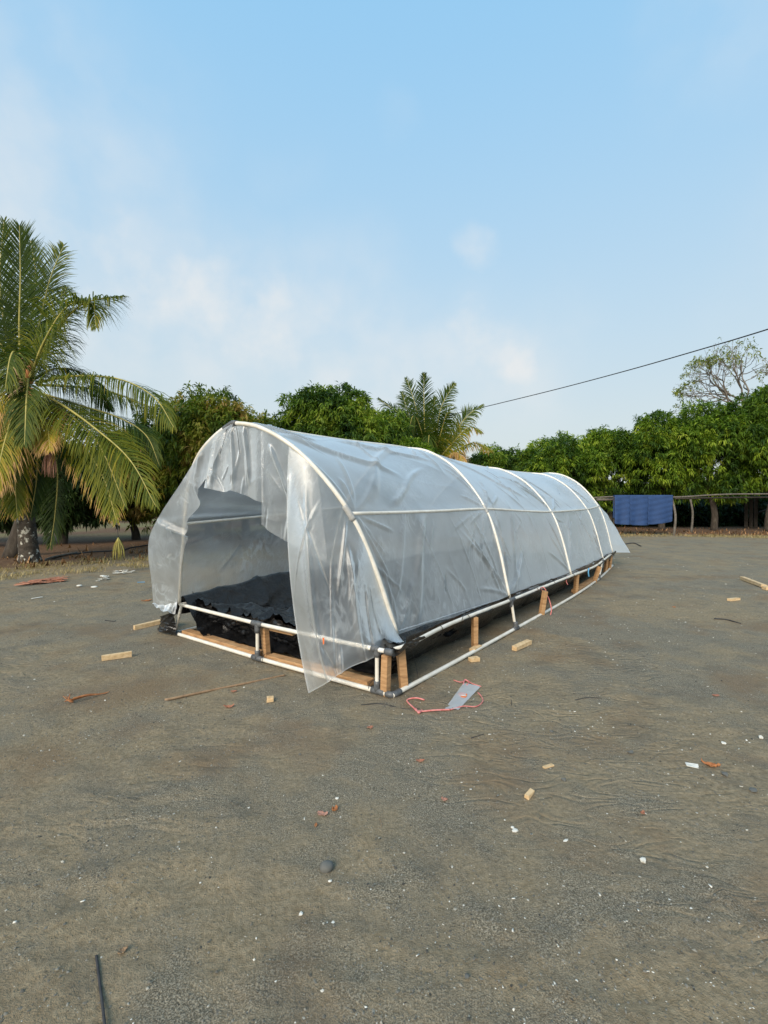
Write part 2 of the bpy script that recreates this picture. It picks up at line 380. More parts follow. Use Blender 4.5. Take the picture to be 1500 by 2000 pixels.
def ground_material():
    m, t, o = mat('yard_ground'); b = NB(t); v = b.geo()
    zc = b.n('ShaderNodeAttribute', attribute_name='zone'); sp = b.n('ShaderNodeSeparateColor', ins={0: zc.outputs['Color']})
    big = b.noise(.55, 5, .6, v, .6); mid = b.noise(2.6, 6, .65, v, .5); fine = b.noise(42, 5, .7, v); gr = b.noise(170, 3, .7, v)
    sand = b.ramp(fine, [(.36, (.20, .157, .096)), (.7, (.35, .284, .186))])
    grav = b.ramp(gr, [(.36, (.060, .054, .040)), (.5, (.185, .162, .118)), (.64, (.42, .37, .28))])
    k = b.mr(b.math('ADD', b.math('MULTIPLY', big, .6), b.math('MULTIPLY', mid, .5)), .49, .60, 0, 1)
    c = b.mix(b.math('MULTIPLY', k, .85), sand, grav)
    rust = b.mr(b.noise(1.1, 4, .6, b.n('ShaderNodeMapping', ins={'Vector': v, 'Location': (7, 3, 1)}).outputs[0]), .52, .66, 0, .6)
    c = b.mix(rust, c, (.20, .135, .078))
    dk = b.mr(b.noise(3.6, 5, .65, b.n('ShaderNodeMapping', ins={'Vector': v, 'Location': (17, 9, 1)}).outputs[0]), .52, .70, 0, .45)
    c = b.mix(dk, c, (.11, .100, .080))
    # mineral specks: pale grains of their own colour
    vs = b.n('ShaderNodeTexVoronoi', ins={'Vector': v, 'Scale': 70.0}); sel = b.math('MULTIPLY', b.mr(vs.outputs['Distance'], .16, .10, 0, 1), b.math('GREATER_THAN', b.n('ShaderNodeSeparateColor', ins={0: vs.outputs['Color']}).outputs[0], .93))
    c = b.mix(sel, c, (.46, .44, .38))
    lit = b.ramp(b.noise(9, 6, .7, v), [(.3, (.065, .038, .022)), (.55, (.15, .085, .045)), (.75, (.27, .175, .10))])
    dry = b.ramp(b.noise(14, 6, .7, v), [(.3, (.13, .10, .06)), (.55, (.30, .225, .12)), (.75, (.42, .33, .19))])
    grn = b.ramp(b.noise(5, 6, .7, v), [(.3, (.10, .11, .035)), (.7, (.24, .22, .10))])
    c = b.mix(sp.outputs[0], c, lit); c = b.mix(sp.outputs[1], c, dry); c = b.mix(sp.outputs[2], c, grn)
    h = b.math('ADD', b.math('MULTIPLY', fine, .5), b.math('MULTIPLY', gr, .35))
    h = b.math('ADD', h, b.math('MULTIPLY', mid, 1.2))
    sv_ = b.n('ShaderNodeMapping', ins={'Vector': v, 'Rotation': (0, 0, .35), 'Scale': (1, 2.1, 1)}).outputs[0]
    sc_ = b.math('ABSOLUTE', b.math('SUBTRACT', b.noise(3.4, 2, .5, sv_, 1.0), .5)); sc_ = b.mr(sc_, 0, .10, 0, 1)     # scuffs, tyre and foot drags
    scm = b.mr(b.noise(.45, 3, .5, b.n('ShaderNodeMapping', ins={'Vector': v, 'Location': (4, 11, 2)}).outputs[0]), .42, .58, 0, 1)
    h = b.math('ADD', h, b.math('MULTIPLY', b.math('MULTIPLY', sc_, scm), .36))
    p = b.n('ShaderNodeBsdfPrincipled', ins={'Base Color': c, 'Roughness': .92, 'Specular IOR Level': .25})
    t.links.new(b.bump(h, 1.0, .022), p.inputs['Normal']); t.links.new(p.outputs[0], o.inputs[0]); return m
M['ground'] = ground_material()

# ------------------------------------------------------------------ ground
def H(x, y):                              # height of the yard, a few centimetres at most
    x = np.asarray(x, float); y = np.asarray(y, float)
    pit = np.maximum(0, perlin(x * 4.2, y * 4.2, 77.) - .42) * .045      # old footprints and scrapes
    a = -pit + .012 * fbm(x * .7, y * .7, 1.0, 3) + .006 * fbm(x * 3.1, y * 3.1, 5.0, 3)
    rip = np.maximum(0, ridged(x * 2.2 + .5 * perlin(x, y, 3), y * 5.5, 9.0) - .62) * .040 * (fbm(x * .6, y * .6, 22., 2) > -.1)
    return a + rip
edge_pts = np.array([(-60, 6.5), (-14, 8.2), (-8.6, 9.7), (-6.2, 12.2), (0, 16.5), (6, 19.5), (11.5, 21.3), (17, 20.0), (30, 19.5), (80, 19)])
def edge_y(x): return np.interp(x, edge_pts[:, 0], edge_pts[:, 1])
def ground():
    def axis(lo, hi, c, n, k):
        a = np.arcsinh((lo - c) / k); b = np.arcsinh((hi - c) / k)
        return c + k * np.sinh(np.linspace(a, b, n))
    xs = axis(-400, 400, .2, 480, 1.3); ys = axis(-60, 900, 2.0, 480, 1.4)
    X, Y = np.meshgrid(xs, ys, indexing='ij')
    Z = H(X, Y)
    Z = Z + .004 * perlin(X * 14, Y * 14, 2) * np.exp(-np.maximum(0, np.hypot(X, Y) - 3) / 3)
    fade = np.exp(-np.maximum(0, np.hypot(X, Y) - 40) / 30); Z = Z * fade
    V = np.stack([X, Y, Z], -1).reshape(-1, 3)
    o = mk('ground', V, gridfaces(*X.shape), M['ground'], kind='structure')
    d = Y - edge_y(X) + .8 * fbm(X * .5, Y * .5, 4, 3) + .5 * fbm(X * 3, Y * 3, 2, 2)
    sm = lambda a, lo, hi: np.clip((a - lo) / (hi - lo), 0, 1)
    lit = sm(d, -.1, .9)
    dry = sm(d, -2.2, .3) * (1 - sm(d, .8, 2.0)) * np.clip(.75 + 1.5 * fbm(X * 2, Y * 2, 8, 3), 0, 1)
    grn = sm(d, 9, 13) * (X < 5) * np.clip(.45 + 1.2 * fbm(X * .25, Y * .12, 6, 3), 0, 1)
    c = np.stack([lit, dry * .85, grn, np.ones_like(lit)], -1).reshape(-1, 4).astype(np.float32)
    a = o.data.attributes.new('zone', 'FLOAT_COLOR', 'POINT'); a.data.foreach_set('color', c.ravel())
ground()
def on(px, py, dz=0.0):
    g = G(px, py); return Vector((g.x, g.y, float(H(g.x, g.y)) + dz))

def scatter_stones():
    n = 60000
    r = 1.1 + 9 * rng.random(n) ** 1.6; a = rng.uniform(-.75, .75, n)
    x = r * np.sin(a); y = r * np.cos(a)
    keep = fbm(x * 1.1, y * 1.1, 31, 3) + rng.normal(0, .35, n) > -.05; x, y, r = x[keep], y[keep], r[keep]; n = len(x)
    s = (.0016 + .0032 * rng.random(n) ** 3) * (1 + .12 * r); z = H(x, y)
    base = np.array([[1, 0, 0], [0, 1, 0], [-1, 0, 0], [0, -1, 0], [0, 0, .8]], float)
    rot = rng.uniform(0, 6.28, n); sc = rng.uniform(.6, 1.5, (n, 3)) * s[:, None]
    B = base[None] * sc[:, None, :] + rng.normal(0, .15, (n, 5, 3)) * s[:, None, None]
    c, q = np.cos(rot)[:, None], np.sin(rot)[:, None]
    X = B[..., 0] * c - B[..., 1] * q; Y = B[..., 0] * q + B[..., 1] * c
    V = np.stack([X + x[:, None], Y + y[:, None], B[..., 2] + z[:, None]], -1).reshape(-1, 3)
    f = np.array([[0, 1, 4], [1, 2, 4], [2, 3, 4], [3, 0, 4]])
    Fc = (f[None] + 5 * np.arange(n)[:, None, None]).reshape(-1, 3)
    t = np.clip(rng.normal(.45, .22, n), 0, .88); wh = rng.random(n) < .045; t[wh] = rng.uniform(.90, 1, wh.sum())
    mk('gravel', V, Fc, M['gravel'], smooth=False, tint=np.repeat(t, 4), kind='stuff', label='fine dark and pale gravel scattered over the yard', cat='gravel')
scatter_stones()
def scatter_chips():                     # thin white shell and wood flakes, too many to count
    n = 1600; r = 1.2 + 14 * rng.random(n) ** 1.3; a = np.where(rng.random(n) < .8, rng.uniform(.0, .75, n), rng.uniform(-.75, .75, n))
    x = r * np.sin(a); y = r * np.cos(a); k = y < edge_y(x) - .5; x, y, r = x[k], y[k], r[k]; n = len(x)
    s = (.0018 + .0045 * rng.random(n) ** 3) * (1 + .13 * r); rot = rng.uniform(0, 6.28, n)
    base = np.array([[-1, -.5, 0], [.9, -.6, 0], [1, .4, 0], [-.7, .6, 0], [-1, -.5, .35], [.9, -.6, .35], [1, .4, .35], [-.7, .6, .35]])
    B = base[None] * s[:, None, None] * rng.uniform(.4, 1.2, (n, 1, 3)) + rng.normal(0, .12, (n, 8, 3)) * s[:, None, None]
    c, q = np.cos(rot)[:, None], np.sin(rot)[:, None]
    V = np.stack([B[..., 0] * c - B[..., 1] * q + x[:, None], B[..., 0] * q + B[..., 1] * c + y[:, None], B[..., 2] + H(x, y)[:, None] + .001], -1).reshape(-1, 3)
    f = np.array([[4, 5, 6, 7], [0, 1, 5, 4], [1, 2, 6, 5], [2, 3, 7, 6], [3, 0, 4, 7]])
    mk('shell_chips', V, (f[None] + 8 * np.arange(n)[:, None, None]).reshape(-1, 4), M['gravel'], smooth=False, tint=np.repeat(rng.uniform(.93, 1, n), 5), kind='stuff', label='small white shell and wood flakes strewn over the dark yard', cat='chips')
scatter_chips()
def blades(name, x, y, h, wd, matl, label, cat, lean=.9, tlo=0, thi=1):
    n = len(x); a = rng.uniform(0, 6.28, n); z = H(x, y) - .003
    d = np.stack([np.cos(a), np.sin(a)], -1); s = np.stack([-d[:, 1], d[:, 0]], -1)
    V = np.zeros((n, 4, 3)); ln = rng.uniform(.3, lean, n)
    V[:, 0, :2] = np.stack([x, y], -1) - s * wd[:, None] / 2; V[:, 1, :2] = np.stack([x, y], -1) + s * wd[:, None] / 2
    V[:, 0, 2] = V[:, 1, 2] = z
    tip = np.stack([x, y], -1) + d * (h * ln)[:, None]; V[:, 2, :2] = tip + s * wd[:, None] * .15; V[:, 3, :2] = tip - s * wd[:, None] * .15
    V[:, 2, 2] = V[:, 3, 2] = z + h * np.sqrt(np.clip(1 - ln ** 2, .02, 1))
    Fc = np.arange(4 * n).reshape(n, 4)
    mk(name, V.reshape(-1, 3), Fc, matl, smooth=False, tint=rng.uniform(tlo, thi, n), kind='stuff', label=label, cat=cat)
def margin(xa, xb, n, lo, hi):
    x = rng.uniform(xa, xb, n); y = edge_y(x) + rng.uniform(lo, hi, n)
    k = fbm(x * 1.6, y * 1.6, 3.3, 3) + rng.normal(0, .2, n) > -.05 + .12 * np.abs(y - edge_y(x)); return x[k], y[k]
x, y = margin(-14, 2, 52000, -2.2, 1.6); n = len(x)
blades('dry_grass', x, y, rng.uniform(.03, .11, n), rng.uniform(.006, .014, n), M['drygrass'], 'straw coloured dry grass along the far edge of the yard', 'dry grass', 1.0)
x, y = margin(8, 26, 16000, -1.0, 1.0); n = len(x)
blades('dry_grass', x, y, rng.uniform(.03, .12, n), rng.uniform(.008, .02, n), M['drygrass'], 'low tufts of dry grass before the drying rack and hedge trees', 'dry grass', 1.0)
x, y = margin(-16, 30, 30000, .2, 9); n = len(x)
blades('leaf_litter', x, y, rng.uniform(.06, .18, n), rng.uniform(.03, .07, n), M['litter'], 'brown fallen leaves under the trees beyond the yard', 'leaf litter', 1.0)

# ------------------------------------------------------------------ greenhouse
gh = empty('greenhouse', (2.0, 7.6, 0), 'long tunnel greenhouse of white pipes under milky plastic sheeting in the bare yard', 'greenhouse')
RZ = .36                                                       # height of the upper rail
FR1 = P(776, 1246, 4.06); FR1.z = RZ + .01; FL1 = Vector((-2.29, 5.30, RZ)); AP1 = P(455, 826, 4.24)
feet = [G(995, 1168, RZ), G(1115, 1122, RZ), G(1178, 1092, RZ), G(1197, 1079, RZ)]
apx = [2.23, 2.10, 2.12, 2.20]
axis_n = [Vector((-.80, .60, 0)), Vector((-.80, .60, 0)), Vector((-.80, .60, 0)), Vector((-.80, .60, 0))]
WID = 2.92
def frame(FR, FL, AP):
    C = (FR + FL) / 2; return C, (FR - FL) / 2, AP - C
frames = [frame(FR1, FL1, AP1)]
for f_, h_, n_ in zip(feet, apx, axis_n):
    FL = f_ + n_ * WID; C = (f_ + FL) / 2; frames.append(frame(f_, FL, Vector((C.x, C.y, h_))))
# profile of the hoop, read off the nearest one
C, W_, U_ = frames[0]; C0_ = C; nn_ = W_.cross(U_).normalized(); prof = []
for px, py in ((776, 1246), (758, 1190), (738, 1132), (712, 1065), (690, 1018), (660, 972), (632, 936), (600, 900), (568, 871), (530, 846), (495, 831), (455, 825)):
    d = ray(px, py); o_ = Vector((0, 0, CAM_H)); t = (C - o_).dot(nn_) / d.dot(nn_); q = o_ + d * t - C
    A2 = np.array([[W_.dot(W_), W_.dot(U_)], [W_.dot(U_), U_.dot(U_)]]); sol = np.linalg.solve(A2, [q.dot(W_), q.dot(U_)]); prof.append(sol)
prof = np.array(prof); prof[0] = (1, 0); prof[-1] = (0, 1)
half = np.c_[prof, np.zeros(len(prof))]
ell = np.array([(math.cos(t), math.sin(t), 0) for t in np.linspace(0, math.pi / 2, 12)])
def profile(blend):                                           # (a, b) pairs from the right foot over the apex to the left foot
    h1 = cr(half, 60); e = cr(ell, 60); h = h1 * (1 - blend) + e * blend
    full = np.vstack([h, (h * [-1, 1, 1])[::-1][1:]]); return full
PROF = profile(.15)
sarc = np.linspace(0, 1, len(PROF))
lefth = []                                                    # the nearest hoop leans in on its left side
for px, py in ((455, 825), (425, 848), (398, 876), (381, 905), (370, 940), (364, 980), (359, 1040), (353, 1110), (347, 1185)):
    d = ray(px, py); o_ = Vector((0, 0, CAM_H)); t = (C0_ - o_).dot(nn_) / d.dot(nn_); q = o_ + d * t - C0_
    A2 = np.array([[W_.dot(W_), W_.dot(U_)], [W_.dot(U_), U_.dot(U_)]]); lefth.append(np.linalg.solve(A2, [q.dot(W_), q.dot(U_)]))
lefth = np.array(lefth); lefth[0] = (0, 1); lefth[-1] = (-1, 0)
PROF0 = PROF.copy(); lh_ = cr(np.c_[lefth, np.zeros(len(lefth))], 60); PROF0[59:] = lh_
def hoop_pt(i, v):                                            # v in 0..1 around the hoop
    PR = PROF if i else PROF0
    C, W_, U_ = frames[i]; a = np.interp(v, sarc, PR[:, 0]); b = np.interp(v, sarc, PR[:, 1])
    return np.array(C) + a[..., None] * np.array(W_) + b[..., None] * np.array(U_)
VP = float(np.interp(.56, cr(half, 60)[:, 1], np.linspace(0, .5, 60)))   # where the side pipe runs
pr = .0165
for i in range(5):
    p = hoop_pt(i, np.linspace(0, 1, 70))
    p[:, 0] += .006 * np.sin(np.linspace(0, 9, 70) + i)
    mk('hoop_pipe', *tube(p, pr if i else .019), M['pvc'], gh)
# couplers and tees on the front hoop
def along(i, v0, v1, off=0): return hoop_pt(i, np.linspace(v0, v1, 8))
mk('pipe_coupler', *tube(along(0, VP - .012, VP + .015), .026, 14), M['fitting_light'], gh)
mk('pipe_coupler', *tube(along(0, .49, .53), .025, 14), M['fitting'], gh)
mk('pipe_coupler', *tube(along(1, VP - .01, VP + .01), .022, 12), M['fitting_light'], gh)
def run(v, ks, sag=0.0, off=0.0, n=60):
    pts = []
    for i in range(5):
        pts.append(hoop_pt(i, np.array([v]))[0])
        if i < 4:
            m_ = (hoop_pt(i, np.array([v]))[0] + hoop_pt(i + 1, np.array([v]))[0]) / 2; m_[2] -= sag; pts.append(m_)
    return cr(pts, n)
mk('ridge_pipe', *tube(run(.5, 5, .015), .0155), M['pvc'], gh)
pp = run(VP, 5, .006); mk('side_pipe', *tube(pp, .0155), M['pvc'], gh)
pp = run(1 - VP, 5, .006); mk('side_pipe', *tube(pp, .0155), M['pvc'], gh)

# base frame
A0 = G(757, 1361); B0 = G(341, 1240); MID0 = G(503, 1290)
low = [G(766, 1364), G(885, 1299), G(1000, 1235), G(1118, 1168), G(1170, 1132), G(1197, 1106)]
def lift(p, z): return Vector((p.x, p.y, z))
pz = .022
lowp = cr([lift(q, pz) for q in low], 50); mk('base_rail', *tube(lowp, .019, 12), M['pvc'], gh)
fl = cr([lift(B0, pz), lift(MID0, pz)], 12); mk('base_rail', *tube(fl, .019, 12), M['pvc'], gh)
mk('base_rail', *tube(cr([lift(MID0, pz), lift(A0, pz)], 12), .019, 12), M['pvc'], gh)
cornerT = lift(A0, RZ - .01)
ftop = [G(346, 1189, RZ - .01), G(503, 1224, RZ - .01)]
frontL_top = Vector((-2.26, 5.26, RZ)); midT = lift(MID0, RZ - .01)
mk('upper_rail', *tube(cr([frontL_top, midT + (frontL_top - midT) * .04], 10), .018, 12), M['pvc'], gh)
mk('upper_rail', *tube(cr([midT, cornerT], 10), .018, 12), M['pvc'], gh)
upr = cr([cornerT + Vector((.03, .03, 0)), G(800, 1258, RZ), G(880, 1218, RZ), G(995, 1173, RZ - .01), G(1062, 1146, RZ - .02), G(1115, 1125, RZ - .01), G(1160, 1107, RZ - .04), G(1180, 1093, RZ), G(1196, 1080, RZ)], 80)
mk('upper_rail', *tube(upr, .018, 12), M['pvc'], gh)
lft = [frames[i][0] - frames[i][1] for i in range(5)]
mk('upper_rail', *tube(cr([frontL_top] + [Vector((q.x, q.y, RZ)) for q in lft[1:]], 50), .018, 12), M['pvc'], gh)
mk('base_rail', *tube(cr([lift(B0, pz)] + [Vector((q.x - .04, q.y + .03, pz)) for q in lft[1:]], 50), .018, 12), M['pvc'], gh)
mk('base_rail', *tube(cr([low[-1] + Vector((0, 0, pz)), Vector((lft[4].x, lft[4].y, pz))], 20), .018, 12), M['pvc'], gh)
def post(a, b, r=.0165, m='pvc'): mk('post_pipe', *tube(cr([a, b], 6), r, 12), M[m], gh)
def fit(a, b, r=.026, m='fitting'): mk('pipe_fitting', *tube(cr([a, b], 4), r, 14), M[m], gh)
fa = (A0 - B0).normalized(); ra = (low[1] - low[0]).normalized(); zz = Vector((0, 0, 1))
# front left
post(lift(B0, pz), Vector((frontL_top.x + .02, frontL_top.y - .01, RZ))); fit(lift(B0, pz) - fa * .05, lift(B0, pz) + fa * .07)
# front middle: two tees
post(lift(MID0, pz), midT); fit(lift(MID0, pz) - fa * .07, lift(MID0, pz) + fa * .07); fit(lift(MID0, pz), lift(MID0, pz + .075)); fit(midT - fa * .07, midT + fa * .07); fit(midT, midT - zz * .085)
# near corner: a tee then an elbow
pc = lift(A0, pz) - fa * .10
post(pc, pc + zz * (RZ - .03)); fit(pc - fa * .05, pc + fa * .07); fit(pc, pc + zz * .08)
el = cr([lift(A0, pz) - fa * .01, lift(A0, pz) + fa * .03, lift(low[0], pz) + ra * .03, lift(low[0], pz) + ra * .10], 10); mk('pipe_fitting', *tube(el, .025, 14), M['fitting'], gh)
fit(cornerT - fa * .15, cornerT - fa * .08); fit(pc + zz * (RZ - .09), pc + zz * (RZ - .015)); fit(cornerT + fa * -.02, cornerT + fa * .05, .026)
# posts of the long side
for (bx, by, tx, ty) in ((1004, 1233, 1006, 1179), (1174, 1131, 1179, 1096)):
    b_ = G(bx, by); t_ = Vector((b_.x + .01, b_.y, RZ - .02)); k = np.argmin(np.linalg.norm(lowp[:, :2] - np.array(b_)[:2], axis=1)); b_ = Vector(lowp[k])
    k2 = np.argmin(np.linalg.norm(upr[:, :2] - np.array(t_)[:2], axis=1)); t_ = Vector(upr[k2])
    post(b_, t_); d_ = Vector(lowp[min(k + 1, 49)] - lowp[k - 1]).normalized()
    fit(b_ - d_ * .07, b_ + d_ * .07); fit(b_, b_ + zz * .08); fit(t_ - d_ * .08, t_ + d_ * .08); fit(t_, t_ - zz * .08)

# wooden bench frame inside the pipes
def wpost(px, pyb, h, wd=.055, lean=(0, 0), yaw=0.0, dz=0.0):
    b_ = G(px, pyb); t_ = b_ + Vector((lean[0], lean[1], h)); b_.z = dz
    mk('wooden_post', *boxbar(b_, t_, wd, wd * .85, up=(math.cos(yaw), math.sin(yaw), 0), jit=.002, seed=int(px)), M['wood'], gh, smooth=False)
wpost(521, 1286, .31, .062, (-.02, 0), .9)
wpost(752, 1358, .315, .062, (0.01, .0), .9)
wpost(789, 1346, .33, .07, (-.03, .0), .3)
wpost(927, 1268, .33, .06, (.0, .0), .3, .0)
wpost(1057, 1203, .33, .06, (.05, .0), .3)
wpost(1124, 1160, .32, .06, (.02, 0), .3)
wpost(1160, 1138, .30, .06, (.10, 0), .3)
wpost(1182, 1117, .28, .06, (.03, 0), .3)
wpost(1190, 1112, .30, .06, (.03, 0), .3)
inn = Vector((ra.x, ra.y, 0)) * .0 + Vector((-fa.y, fa.x, 0)).normalized(); inn = inn if inn.y > 0 else -inn
def board(a, b, wd, ht, m='wood'): mk('wooden_board', *boxbar(a, b, wd, ht, jit=.002, seed=random.randint(0, 999)), M[m], gh, smooth=False)
ins_ = inn * .075
board(lift(B0, .035) + ins_ + fa * .1, lift(MID0, .035) + ins_ - fa * .04, .095, .05)
board(lift(MID0, .035) + ins_ + fa * .09, lift(A0, .035) + ins_ - fa * .22, .095, .05)
board(lift(MID0, RZ - .06) + inn * .09 + fa * .09, lift(MID0, RZ - .06) + inn * .09 + fa * .40, .05, .03)
b1 = G(1131, 1160); b2 = G(1172, 1133); board(lift(b1, .04) + Vector((-.06, .05, 0)), lift(b2, .04) + Vector((-.06, .05, 0)), .09, .05)
mk('wood_block', *boxbar(on(917, 1292, .02), on(917, 1292, .02) + Vector((.09, .03, 0)), .055, .035, jit=.003), M['wood_pale'], gh, smooth=False)
mk('wood_block', *boxbar(G(922, 1272, .02), G(936, 1264, .02), .06, .05, jit=.003), M['wood_pale'], gh, smooth=False)

# ---- plastic sheeting
def crumple(Us, Vs, seed, amp=1.0):
    m1 = np.clip(.3 + 1.4 * perlin(Us * .7, Vs * .7, seed + 20), 0, 1); m2 = np.clip(.1 + 1.6 * perlin(Us * .8, Vs * .8, seed + 40), 0, 1)
    a = .010 * np.clip(ridged(Us * 1.1 + .7 * Vs, Vs * .8 - .4 * Us, seed), 0, 1) ** 5 * m1
    b = .007 * np.clip(ridged(Us * 2.1 - 1.5 * Vs, Vs * 1.3, seed + 4.1), 0, 1) ** 5 * m2
    c = .0035 * np.clip(ridged(Us * 4.0 + 3.2 * Vs, Vs * 3.5, seed + 9.7), 0, 1) ** 4 * m2
    d = .014 * fbm(Us * .8, Vs * .8, seed + 2, 2)
    return amp * (a + b + c + d)
def crease(Us, Vs, p0, p1, wd, amp):
    p0 = np.array(p0); p1 = np.array(p1); d = p1 - p0; Ln = np.linalg.norm(d); d = d / Ln
    s = (Us - p0[0]) * d[0] + (Vs - p0[1]) * d[1]; q = (Us - p0[0]) * -d[1] + (Vs - p0[1]) * d[0]
    q = q + .02 * np.sin(s * 5)
    end = np.clip(s / (.15 * Ln), 0, 1) * np.clip((Ln - s) / (.25 * Ln), 0, 1)
    return amp * np.exp(-(q / wd) ** 2) * end
def roof():
    nu, nv = 720, 330
    us = np.linspace(0, 4, nu); vs = np.linspace(0, 1, nv)
    hp = np.stack([hoop_pt(i, vs) for i in range(5)])
    # front edge: the left half hangs loose ahead of the first hoop and bellies outward
    A = np.zeros((nu, nv, 3))
    for k, u in enumerate(us):
        i = min(int(u), 3); f = u - i; A[k] = hp[i] * (1 - f) + hp[i + 1] * f
    # left front belly
    sil = [(457, 826, 4.22), (425, 846, 4.28), (392, 884, 4.40), (352, 945, 4.60), (316, 1000, 4.80), (294, 1045, 4.95), (291, 1085, 5.02), (296, 1130, 5.08), (299, 1178, 5.10)]
    E = cr([P(*q) for q in sil], 200); vv = np.linspace(.5, 1, 200)
    Ei = np.stack([np.interp(vs, vv, E[:, k]) for k in range(3)], 1)
    m = (vs >= .5)
    for k, u in enumerate(us):
        if u < .75:
            wgt = (1 - u / .75) ** 2 * (3 - 2 * (1 - u / .75))
            A[k, m] += wgt * (Ei - hp[0])[m]
    Ls = np.array([0, 2.1, 4.4, 6.8, 8.4]); Um = np.interp(us, range(5), Ls)[:, None] + 0 * vs[None]; Vm = vs[None] * 5.0 + 0 * us[:, None]
    fr = us % 1.0; fr[-1] = 1
    sag = np.sin(np.pi * fr)[:, None]
    knots = [0, VP, .5, 1 - VP, 1]; g = np.zeros(nv)
    for a, b, am in zip(knots[:-1], knots[1:], (.025, .085, .085, .03)):
        k = (vs >= a) & (vs <= b); g[k] = am * np.sin(np.pi * (vs[k] - a) / (b - a))
    n = gnormals(A); c0 = A.mean(axis=(0, 1)); 
    if (n[nu // 2, nv // 2, 2]) < 0: n = -n
    disp = -sag * g[None] * (1 + .5 * fbm(Um * .6, Vm * .6, 3, 2))
    cr_ = crumple(Um, Vm, 11.0, 1.0)
    # long pulled folds: from the ties at the rail upward, diagonals on the roof, fold marks of the packed sheet
    vp = VP * 5
    rr = random.Random(5)
    segs = [((.25, .0), (1.0, 1.1), .05, .035), ((.15, .05), (1.0, vp), .025, .02), ((.05, .2), (.7, vp), .03, .02), ((1.95, .05), (1.5, vp - .05), .012, .018), ((2.0, .05), (1.75, vp), .012, .016),
            ((2.3, .0), (3.0, 1.2), .03, .018), ((2.15, .1), (2.5, 1.5), .02, .016), ((.3, vp + .1), (1.7, 2.45), .04, .035), ((.5, vp + .05), (1.6, vp + .7), .03, .03),
            ((.1, 2.1), (1.1, vp + .5), .05, .04), ((.9, 2.4), (1.9, 1.8), .04, .03), ((2.2, 2.3), (4.0, vp + .2), .04, .025), ((4.5, 2.2), (5.4, vp + .1), .03, .025), ((4.5, .1), (5.4, vp), .025, .02),
            ((6.9, 2.3), (7.8, vp), .03, .03), ((6.6, .1), (5.6, 1.3), .02, .015)]
    for k in range(26):
        a = rr.uniform(.2, 8.2); b = rr.uniform(.05, 4.6); t = rr.uniform(-1.2, 1.2); Ln = rr.uniform(.3, 1.0)
        segs.append(((a, b), (a + Ln * math.sin(t), b + Ln * math.cos(t)), rr.uniform(.012, .03), rr.uniform(.006, .016)))
    for k in range(70):                                          # short sharp creases
        a = rr.uniform(.1, 8.3); b = rr.uniform(.05, 4.8); t = rr.gauss(.9, .5) * rr.choice((1, 1, -1)); Ln = rr.uniform(.12, .55)
        segs.append(((a, b), (a + Ln * math.sin(t), b + Ln * math.cos(t)), rr.uniform(.009, .015), rr.uniform(.008, .018) * rr.choice((1, -1))))
    for cx, cy, up in ((.05, .03, 1), (2.1, .03, 1), (4.4, .03, 1), (6.8, .03, 1), (.05, vp, 1), (2.1, vp, 1), (4.4, vp, 1), (.05, vp, -1), (2.1, vp, -1), (.05, 2.45, -1), (2.1, 2.45, -1), (4.4, 2.45, -1)):
        for q in range(5):                                       # pulls fanning out from where the film is held
            t = rr.uniform(-1.35, 1.35); Ln = rr.uniform(.35, 1.05); segs.append(((cx, cy), (cx + Ln * math.sin(t), cy + up * Ln * math.cos(t)), rr.uniform(.012, .020), rr.uniform(.014, .026)))
    for a in (.95, 1.5, 2.9, 3.6, 5.1, 6.0, 7.5): segs.append(((a, 0.02), (a - .15, vp), .008, .008))
    for sg in segs: cr_ = cr_ + crease(Um, Vm, *sg)
    # taut where it touches pipes
    near = np.ones((nu, nv))
    for kv in knots[1:-1]: near *= 1 - .85 * np.exp(-((vs[None] - kv) / .012) ** 2)
    near *= 1 - .8 * np.exp(-((np.minimum(fr, 1 - fr))[:, None] / .03) ** 2)
    A = A + n * (disp + (cr_ - .012) * near)[..., None]
    # lower hem: uneven, hanging over the rail
    hem = .03 * fbm(us * 3, 0, 5, 3) + .01
    mk('sheet_hem', *tube(A[::6, 1] , .005, 6), M['sheet'], gh)
    A[:, 0, 2] += hem - .02; A[:, 1, 2] += (hem - .02) * .6
    mk('roof_sheet', A.reshape(-1, 3), gridfaces(nu, nv), M['sheet'], gh, label='milky polythene stretched over the hoops')
roof()
